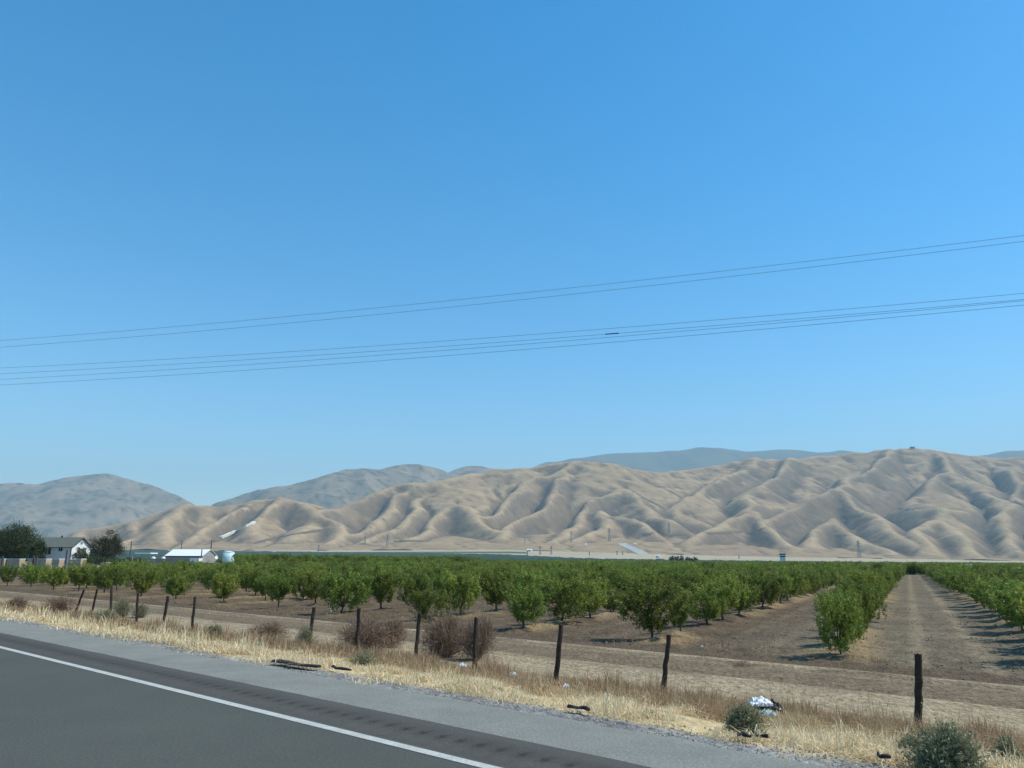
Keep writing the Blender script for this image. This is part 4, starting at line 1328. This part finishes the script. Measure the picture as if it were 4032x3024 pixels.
def implement():
    p = yard_pt(848, 150)
    o = thing('farm_implement', p, 'dark rusty farm implement with long beam before the water tank', 'farm machine')
    f = MB(); f.box((0, 0, 1.15), (3.6, .5, .22), .12); f.box((-1.0, 0, .95), (.9, 1.1, .6)); f.build('frame', M['rust'], o)
    MB().add([(-.4, -.5, 1.25), (.9, -.5, 1.25), (.9, .5, 1.25), (-.4, .5, 1.25), (-.8, -.8, 1.85), (1.3, -.8, 1.85), (1.3, .8, 1.85), (-.8, .8, 1.85)], [(0, 3, 2, 1), (4, 5, 6, 7), (0, 1, 5, 4), (1, 2, 6, 5), (2, 3, 7, 6), (3, 0, 4, 7)]).build('hopper', M['rust'], o)
    MB().tube([(1.2, 0, 1.3), (2.3, .1, 1.75), (2.6, .1, 1.55)], [.09, .08, .05], 6).build('spout', M['rust'], o)
    for x in (-1.3, 1.0):
        for sy in (-.75, .75):
            w = MB().tube([(x, sy - .12, .48), (x, sy + .12, .48)], [.48, .48], 16).build('wheel', M['tyre'], o)
            MB().tube([(x, sy - .135, .48), (x, sy + .135, .48)], [.22, .22], 10).build('rim', M['rust'], w)
implement()
p = yard_pt(853, 168)
o = thing('dish', p, 'white tilted dish on a short mast left of the tank', 'dish')
MB().tube([(0, 0, 0), (0, 0, 1.5)], [.04, .04], 6).build('mast', M['steel'], o)
dm = MB(); nn_ = 14
dm.add([(0, 0, 0)] + [(.32 * math.cos(2 * math.pi * k / nn_), .42 * math.sin(2 * math.pi * k / nn_), .1) for k in range(nn_)] + [(.32 * math.cos(2 * math.pi * k / nn_), .42 * math.sin(2 * math.pi * k / nn_), .13) for k in range(nn_)],
       [(0, 1 + (k + 1) % nn_, 1 + k) for k in range(nn_)] + [(1 + k, 1 + (k + 1) % nn_, 1 + nn_ + (k + 1) % nn_, 1 + nn_ + k) for k in range(nn_)])
d_ = dm.build('reflector', M['white_plastic'], o); d_.location = (0, 0, 1.6); d_.rotation_euler = (R(70), 0, R(35))

# open carport
p = yard_pt(592, 225); gzc = p[2]
o = thing('carport', p, 'open carport with flat pale roof left of the barn', 'carport', rz=-HB_)
hz_ = zpx(2181, 565, 225) - gzc
MB().box((-2.4, 1.5, hz_ + .2), (5.0, 3.4, .3)).build('roof', M['metal_roof'], o)
for x in (-4.7, -.1):
    for y in (0, 3.0): MB().box((x, y, hz_ / 2), (.12, .12, hz_)).build('post', M['steel'], o)
for px, lab in ((605, 'small white plastic tank by the left end of block wall'), (644, 'small white plastic tank just left of the barn roof')):
    p = yard_pt(px, 190)
    o = thing('plastic_tank', p, lab, 'tank', 'small white plastic tanks in the yard')
    zt = zpx(2191, px, 190) - p[2]
    MB().tube([(0, 0, 0), (0, 0, zt - .25), (0, 0, zt - .05)], [.45, .45, .2], 14).build('shell', M['white_plastic'], o)
    MB().tube([(0, 0, zt - .05), (0, 0, zt + .02)], [.14, .14], 10).build('cap', M['steel'], o)

# wooden bins in stacks
bm_ = MB()
for sx in (-1, 1):
    for k in range(3):
        bm_.box((0, sx * .575, .13 + .23 * k), (1.16, .03, .205)); bm_.box((sx * .575, 0, .13 + .23 * k), (.03, 1.12, .205))
for sx in (-.5, .5):
    for sy in (-.5, .5): bm_.box((sx, sy, .36), (.08, .08, .7))
for k in range(3): bm_.box((0, -.45 + .45 * k, .0), (1.14, .1, .07))
bm_.box((0, 0, .06), (1.12, 1.12, .03))
bin_me = bpy.data.meshes.new('farm_bin'); bin_me.from_pydata(bm_.v, [], bm_.f); bin_me.materials.append(M['bin_wood'])
TIER = ['bottom', 'middle', 'top']
stacks = [(36, 1, 'stack at photo edge'), (97, 2, 'second stack from photo edge'), (201, 3, 'long stack under the house window'), (251, 1, 'narrow stack below house corner'), (337, 2, 'rightmost stack below the gable')]
for px, n, nm in stacks:
    c = yard_pt(px, 132)
    top = zpx(2203, px, 132) - c[2]
    rot = -HB_
    for col_ in range(n):
        for k in range(3):
            x = -(.6 + 1.21 * (n - 1 - col_)); cs, sn = math.cos(rot), math.sin(rot)
            q_ = np.array([c[0] + x * cs - (.6 - .9) * sn, c[1] + x * sn + (.6 - .9) * cs, c[2] + top - .73 * (3 - k)])
            o = link(bpy.data.objects.new('farm_bin', bin_me)); o.location = [float(v) for v in q_]
            o.rotation_euler = (0, 0, rot + float(rgt.normal(0, .03)))
            cn = 'only column' if n == 1 else (['left', 'right'][col_] if n == 2 else ['left', 'middle', 'right'][col_]) + ' column'
            tag(o, 'wooden bin, %s tier, %s of %s' % (TIER[k], cn, nm), 'bin', 'wooden bins stacked before the farmhouse')
    ln = 1.21 * n + .1
    x = -ln / 2; cs, sn = math.cos(rot), math.sin(rot)
    o = link(bpy.data.objects.new('stack_cover', MB().box((0, 0, 0), (ln, 1.3, .10)).build('tmp_cover', M['trim']).data))
    bpy.data.objects.remove(bpy.data.objects['tmp_cover'])
    o.location = (c[0] + x * cs + .3 * sn, c[1] + x * sn - .3 * cs, c[2] + top + .07); o.rotation_euler = (0, 0, rot)
    tag(o, 'white board covering the bins, %s' % nm, 'board', 'white boards on the bin stacks')
for px, lab in ((420, 'lone pale bin half hidden left in front of round tree'), (477, 'lone pale bin half hidden right of the round tree')):
    p = yard_pt(px, 128); o = link(bpy.data.objects.new('farm_bin', bin_me)); o.location = (p[0], p[1], zpx(2214, px, 128) - .72); o.rotation_euler = (0, 0, -HB_)
    tag(o, lab, 'bin', 'lone bins at the orchard edge')

# poles and stakes in the yard
def pole(px, ytop, Y, r, label, name='utility_pole', arm=True, cat='pole', grp='utility poles around the farmyard'):
    p = yard_pt(px, Y); h = zpx(ytop, px, Y) - p[2]
    o = thing(name, p, label, cat, grp)
    MB().tube([(0, 0, -.3), (0, 0, h)], [r, r * .8], 8).build('shaft', M['pole'], o)
    if arm: MB().box((0, 0, h - .25), (1.4, .1, .12), .6).build('crossarm', M['pole'], o)
pole(512, 2131, 230, .17, 'dark utility pole right of the round yard tree')
pole(828, 2126, 186, .15, 'dark utility pole behind the right end of the barn')
pole(711, 2128, 420, .22, 'faint distant pole above the middle of barn roof')
pole(793, 2163, 171, .14, 'short dark pole in front of the barn roof', arm=False)
for px, yt, lab in ((262, 2165, 'dark post rising before the house corner'), (134, 2188, 'left one of two dark posts before the big tree'), (146, 2192, 'right one of two dark posts before the big tree'), (12, 2190, 'dark post at the left edge before the big tree')):
    pole(px, yt, 126, .16, lab, 'yard_post', False, 'post', 'dark posts before the bin stacks')
for px, yt, lab in ((497, 2201, 'left pale stake before the dark hedge'), (522, 2189, 'tall middle pale stake before the dark hedge'), (545, 2200, 'right pale stake before the dark hedge')):
    p = yard_pt(px, 160); h = zpx(yt, px, 160) - p[2]
    o = MB().tube([(0, 0, -.2), (0, 0, h)], [.09, .08], 6).build('stake', M['shed_wall'], None, False, tuple(p)); tag(o, lab, 'stake', 'pale stakes before the hedge')

# yard trees
def big_tree(name, px, Y, ytop, rad, seed, label, c0, c1, nclump=70, per=150, leaf=.16, zlow=.18, group='shade trees round the farmhouse', cat='tree', mk='leaf_dark', base=None):
    p = yard_pt(px, Y) if base is None else base
    H = (zpx(ytop, px, Y) - p[2]) if base is None else ytop
    rg = np.random.default_rng(seed)
    o = thing(name, p, label, cat, group)
    tr = MB(); th = H * .28
    tr.tube([(0, 0, -.2), (.05, 0, th * .6), (0, .05, th)], [H * .035, H * .028, H * .024], 8)
    cen = []
    for k in range(nclump):
        d = unit(rg.normal(size=3)); rr_ = rg.random() ** .45
        c = np.array([d[0] * rad * rr_, d[1] * rad * rr_, H * (zlow + (1 - zlow) * .5) + d[2] * H * (1 - zlow) * .47 * rr_])
        sh = 1 - .45 * max(0, (c[2] / H - .55)) ** 1.0 * (abs(d[0]) + abs(d[1]))
        c[:2] *= sh; cen.append(c)
    cen = np.array(cen)
    for c in cen[::4]:
        tr.tube([(0, 0, th * .8), tuple(c * np.array([.4, .4, .55]) + np.array([0, 0, th * .3])), tuple(c)], [H * .014, H * .009, .02], 4, cap=False)
    tr.build('trunk', M['bark'], o)
    cs = rad * .24 * (.7 + .6 * rg.random(nclump))
    P = np.repeat(cen, per, 0) + rg.normal(size=(nclump * per, 3)) * np.repeat(cs, per)[:, None] * np.array([.62, .62, .5])
    P = P[P[:, 2] > .1]
    t = np.repeat(rg.random(nclump), per)[:len(P)]
    me = leaf_mesh('crown', P, leaf, rg, M[mk], c0, c1, .6, t)
    link(bpy.data.objects.new('crown', me), o)
    return o
DG0, DG1 = (.028, .044, .018), (.085, .110, .045)
big_tree('shade_tree', 55, 150, 2066, 4.4, 1, 'tall dark broad tree at left photo edge beside the house', DG0, DG1, 200, 190, .20, .04)
big_tree('shade_tree', 146, 146, 2122, 1.4, 2, 'small dark tree between the tall tree and the house', DG0, DG1, 70, 160, .17, .04)
big_tree('shade_tree', 416, 150, 2090, 3.0, 3, 'round brownish green tree right of the farmhouse', (.028, .034, .018), (.12, .105, .06), 105, 150, .17, .06)
big_tree('garden_bush', 312, 146, 2152, 1.3, 4, 'brownish garden bush in front of the white gable', (.04, .05, .02), (.11, .11, .05), 40, 110, .13, .05, 'garden bushes by the farmhouse', 'bush')
big_tree('garden_bush', 342, 144, 2176, 1.5, 5, 'low dark bush below the right end of house', DG0, DG1, 40, 110, .14, .05, 'garden bushes by the farmhouse', 'bush')
big_tree('garden_bush', 380, 142, 2192, 1.8, 6, 'low dark bush below the round brownish tree', DG0, DG1, 40, 110, .14, .05, 'garden bushes by the farmhouse', 'bush')
for i, (px, lab) in enumerate(((470, 'left third of the dark low hedge'), (505, 'middle third of the dark low hedge'), (545, 'right third of the dark low hedge'))):
    big_tree('hedge_bush', px, 172, 2199, 1.5, 10 + i, lab + ' behind pale stakes', DG0, DG1, 30, 90, .16, .03, 'low hedge behind the stakes', 'bush')

# ------------------------------------------------------------------ things far out on the plain
def far_pt(px, Y):
    p = at(px, 2200, Y); return np.array([p[0], p[1], land_z(p[0], p[1])])
for i, (px, w, yt, lab) in enumerate(((2645, 2.6, 2186, 'leftmost distant dark tree on the valley floor'), (2665, 2.8, 2189, 'second distant dark tree from the left, rounded'), (2683, 2.0, 2186, 'third distant dark tree, narrow and pointed'), (2712, 3.4, 2193, 'fourth distant dark tree, low and broad'), (2732, 2.8, 2191, 'rightmost tree of the distant dark clump'))):
    p = far_pt(px, 700); H = float(at(px, yt, 700)[2]) - p[2]
    big_tree('distant_tree', px, 700, H, w, 30 + i, lab, DG0, DG1, 26, 60, .55, .05, 'distant trees on the valley floor', base=p)
def boxhouse(name, px, Y, w, d, h, label, wallm='trim', roofm='metal_roof', lift=None, cat='shed'):
    p = far_pt(px, Y)
    if lift is not None: p[2] = lift - h
    o = thing(name, p, label, cat, 'small white sheds on the far plain', rz=-HB_)
    MB().box((0, 0, h * .35), (w, d, h * .7 + .2)).build('wall', M[wallm], o)
    MB().add([(-w / 2 - .2, -d / 2 - .2, h * .7 + .1), (w / 2 + .2, -d / 2 - .2, h * .7 + .1), (w / 2 + .2, d / 2 + .2, h * .7 + .1), (-w / 2 - .2, d / 2 + .2, h * .7 + .1), (-w / 2 - .2, 0, h), (w / 2 + .2, 0, h)],
             [(0, 1, 5, 4), (2, 3, 4, 5), (0, 4, 3), (1, 2, 5), (0, 3, 2, 1)]).build('roof', M[roofm], o)
    MB().box((0, -d / 2 - .03, h * .3), (w * .25, .05, h * .5)).build('door', M['dark_frame'], o)
boxhouse('plain_shed', 1079, 2000, 13, 7, 4, 'larger white shed on the distant green band', lift=float(at(1079, 2172, 2000)[2]))
boxhouse('plain_shed', 1037, 2000, 6, 5, 3, 'tiny white shed left of the larger distant shed', lift=float(at(1037, 2174, 2000)[2]))
boxhouse('plain_shed', 1237, 900, 4.2, 3, 2.4, 'bright white shed just above the orchard tops, left', lift=float(at(1237, 2193, 900)[2]))
boxhouse('plain_shed', 1629, 900, 6, 3, 2.2, 'flat white shed just above the orchard tops, centre', lift=float(at(1629, 2194, 900)[2]))
boxhouse('plain_shed', 2085, 1750, 11, 9, 5, 'white shed at the tip of the pale green field', lift=float(at(2085, 2162, 1750)[2]))
boxhouse('plain_shed', 2308, 2300, 5, 5, 10, 'narrow white hut at the foot of the hills', lift=float(at(2308, 2140, 2300)[2]))
boxhouse('plain_shed', 2502, 2350, 7, 5, 6, 'small white hut above the concrete ramp', lift=float(at(2502, 2140, 2350)[2]))
# white tank with a dark opening
p = far_pt(2591, 600); zt = float(at(2591, 2187, 600)[2])
o = thing('field_tank', (p[0], p[1], zt - 3.4), 'white covered tank above the orchard beside the dark tree clump', 'tank')
MB().tube([(0, 0, 1.9), (0, 0, 3.1), (0, 0, 3.4)], [1.6, 1.6, 1.0], 16).build('shell', M['white_plastic'], o)
for a in range(4): MB().box((1.2 * math.cos(a * 1.57 + .78), 1.2 * math.sin(a * 1.57 + .78), .6), (.15, .15, 2.6)).build('leg', M['steel'], o)
# banded tower
p = far_pt(3082, 500); zb = float(at(3082, 2206, 500)[2])
o = thing('banded_tower', (p[0], p[1], zb), 'white tower with two dark bands standing above the orchard', 'tower')
hh = float(at(3082, 2180, 500)[2]) - zb
MB().box((0, 0, hh * .3 - .5), (2.6, 2.6, hh * .4 + 1)).build('body', M['trim'], o)
MB().box((0, 0, hh * .58), (2.9, 2.9, hh * .16)).build('band', M['dark_frame'], o)
MB().box((0, 0, hh * .75), (2.5, 2.5, hh * .18)).build('upper_body', M['trim'], o)
MB().box((0, 0, hh * .92), (3.0, 3.0, hh * .16)).build('band', M['dark_frame'], o)
# pump box in the right-hand rows
p = far_pt(3811, 175); zt = float(at(3811, 2221, 175)[2])
o = thing('pump_box', (p[0], p[1], gz1(p[0], p[1])), 'white pump box with curved pipe among the right orchard rows', 'pump')
hb = zt - gz1(p[0], p[1])
MB().box((-.2, 0, hb / 2), (.75, .7, hb)).build('cabinet', M['white_plastic'], o)
MB().tube([(.35, 0, 0), (.35, 0, hb - .2), (.5, 0, hb), (.7, 0, hb - .15), (.72, 0, hb - .8)], [.09] * 5, 8).build('pipe', M['trim'], o)
# hilltop hut
p = drop(3593, 1768)
if p is None: p = np.array([2350.0, 4650.0, hill_z(2350.0, 4650.0)])
bz = p[2]
o = thing('hilltop_hut', (p[0], p[1], land_z(p[0], p[1])), 'tiny dark hut on stilts on the highest hilltop', 'hut')
MB().box((0, 0, 9), (26, 12, 8)).build('cabin', M['dark_frame'], o)
for x in (-9, 9): MB().box((x, 0, 2), (3, 3, 9)).build('leg', M['steel'], o)

# lattice pylons along the foot of the hills
def pylon(px, ytop, ybase, label):
    p = drop(px, ybase)
    if p is None: return
    h = (ybase - ytop) * p[1] / 3107.0
    o = thing('pylon', p, label, 'pylon', 'steel pylons along the foot of the hills')
    w = h * .085; t = max(.45, h * .016)
    for sx in (-1, 1):
        for sy in (-1, 1): MB().tube([(sx * w, sy * w, -1), (sx * w * .25, sy * w * .25, h)], [t, t * .7], 4).build('leg', M['steel'], o)
    br = MB()
    for k in range(6):
        a, b = k / 6, (k + 1) / 6
        wa, wb = w * (1 - .75 * a), w * (1 - .75 * b)
        br.tube([(-wa, -wa, h * a), (wb, -wb, h * b)], t * .5, 3, False); br.tube([(wa, -wa, h * a), (-wb, -wb, h * b)], t * .5, 3, False)
    br.build('bracing', M['steel'], o)
    for f, wd in ((.72, .2), (.84, .17), (.95, .13)): MB().box((0, 0, h * f), (2 * h * wd, t * 1.2, t * 1.6), .35).build('crossarm', M['steel'], o)
for a in ((1525, 2104, 2148, 'tall pylon before the left end of the dark bench line'), (1437, 2110, 2142, 'pylon left of the tall pylon on the left hills'), (1254, 2146, 2172, 'short pylon above the left green field'),
          (2127, 2150, 2184, 'left pylon of the near pair beside the pale field tip'), (2171, 2150, 2184, 'right pylon of the near pair beside the pale field tip'), (2077, 2168, 2186, 'low pole-like pylon left of the near pair'),
          (2250, 2092, 2136, 'pylon on the slope left of the ravine mouth'), (2400, 2080, 2132, 'pylon on the spur above the concrete ramp'), (2635, 2056, 2100, 'pylon on the slope right of the concrete ramp'),
          (2430, 2168, 2186, 'short pylon left of the concrete ramp foot'), (2452, 2168, 2186, 'short pylon just left of the concrete ramp'), (2066, 2100, 2138, 'faint pylon on the middle slope left of ravine'),
          (460, 2092, 2128, 'pylon on the left hill above the round yard tree'), (2321, 2174, 2188, 'tiny pylon above the middle of the orchard'), (2910, 2186, 2200, 'tiny dark pylon right of the distant trees'), (3384, 2130, 2196, 'thin lone mast on the right hill slope')):
    pylon(*a)

# ------------------------------------------------------------------ power line overhead
A0 = np.array([23.0, 32.0]); A1 = np.array([-34.5, 50.0]); ud = (A1 - A0) / np.linalg.norm(A1 - A0)
T0, T1 = -13.0, np.linalg.norm(A1 - A0) + 19.0
nrm = np.array([-ud[1], ud[0]])
def wire(ys, off, label, marker=False):
    """ys: photo rows at the left, middle and right photo edge"""
    tt = []; zz = []
    base = A0 + nrm * off
    for px, py in ((0, ys[0]), (2016, ys[1]), (4032, ys[2])):
        d = ray(px, py)
        Mx = np.array([[ud[0], -d[0]], [ud[1], -d[1]]]); t, k = np.linalg.solve(Mx, -base)
        tt.append(t); zz.append(CAM_Z + d[2] * k)
    co = np.polyfit(tt, zz, 2)
    ts = np.linspace(T0, T1, 60)
    pts = [(base[0] + ud[0] * t, base[1] + ud[1] * t, np.polyval(co, t)) for t in ts]
    o0 = np.array(pts[0])
    o = MB().tube([np.array(q) - o0 for q in pts], .010, 5).build('cable_or_ghost', M['wire'], None, True, tuple(o0))
    tag(o, label, 'cable', 'overhead power cables')
    if marker:
        d = ray(2410, 1317); Mx = np.array([[ud[0], -d[0]], [ud[1], -d[1]]]); t, k = np.linalg.solve(Mx, -base)
        q0 = np.array([base[0] + ud[0] * (t - .35), base[1] + ud[1] * (t - .35), np.polyval(co, t - .35)]); q1 = np.array([base[0] + ud[0] * (t + .35), base[1] + ud[1] * (t + .35), np.polyval(co, t + .35)])
        MB().tube([q0 - o0, q1 - o0], .028, 6).build('splice', M['black_plastic'], o)
    return pts[0], pts[-1]
ends = [wire((1341, 1158, 927), .0, 'topmost overhead line, window-glass ghost of the cable below'),  # upper line of each pair is a window-glass reflection built as a tube
        wire((1367, 1184, 950), .9, 'second overhead cable from the top'),
        wire((1449, 1323, 1155), -.9, 'third overhead line, window-glass ghost of the spliced cable'),
        wire((1472, 1344, 1179), -.3, 'fourth overhead cable, with a dark splice', True),
        wire((1494, 1359, 1184), .3, 'fifth overhead line, window-glass ghost of the lowest cable'),
        wire((1516, 1380, 1201), .9, 'lowest of the overhead power cables')]
for side, nm in ((0, 'tall power pole carrying the cables, right of the picture'), (1, 'tall power pole carrying the cables, left of the picture')):
    E_ = np.array([e[side] for e in ends]); b = (A0 + ud * (T0 if side == 0 else T1))
    gzp = gz1(b[0], b[1]); o = thing('power_pole', (b[0], b[1], gzp), nm, 'power pole', 'power poles of the overhead line')
    top = E_[:, 2].max() - gzp + .5
    MB().tube([(0, 0, -.5), (0, 0, top)], [.18, .12], 10).build('shaft', M['pole'], o)
    ang = math.atan2(nrm[1], nrm[0])
    for z in (E_[:2, 2].mean(), E_[2:, 2].mean()): MB().box((0, 0, z - gzp - .12), (2.6, .12, .14), ang).build('crossarm', M['pole'], o)

# ------------------------------------------------------------------ haze
def build_haze():
    mb = MB().box((0, 0, 985), (36000, 36000, 1990))
    m = bpy.data.materials.new('haze'); m.use_nodes = True
    nt = m.node_tree; nt.nodes.clear()
    out = nt.nodes.new('ShaderNodeOutputMaterial'); pv = nt.nodes.new('ShaderNodeVolumePrincipled')
    pv.inputs['Color'].default_value = (.62, .89, 1.0, 1)
    pv.inputs['Density'].default_value = 8.8e-5
    pv.inputs['Anisotropy'].default_value = 0.0
    nt.links.new(pv.outputs[0], out.inputs['Volume'])
    o = mb.build('haze', m)
    tag(o, kind='stuff')
build_haze()
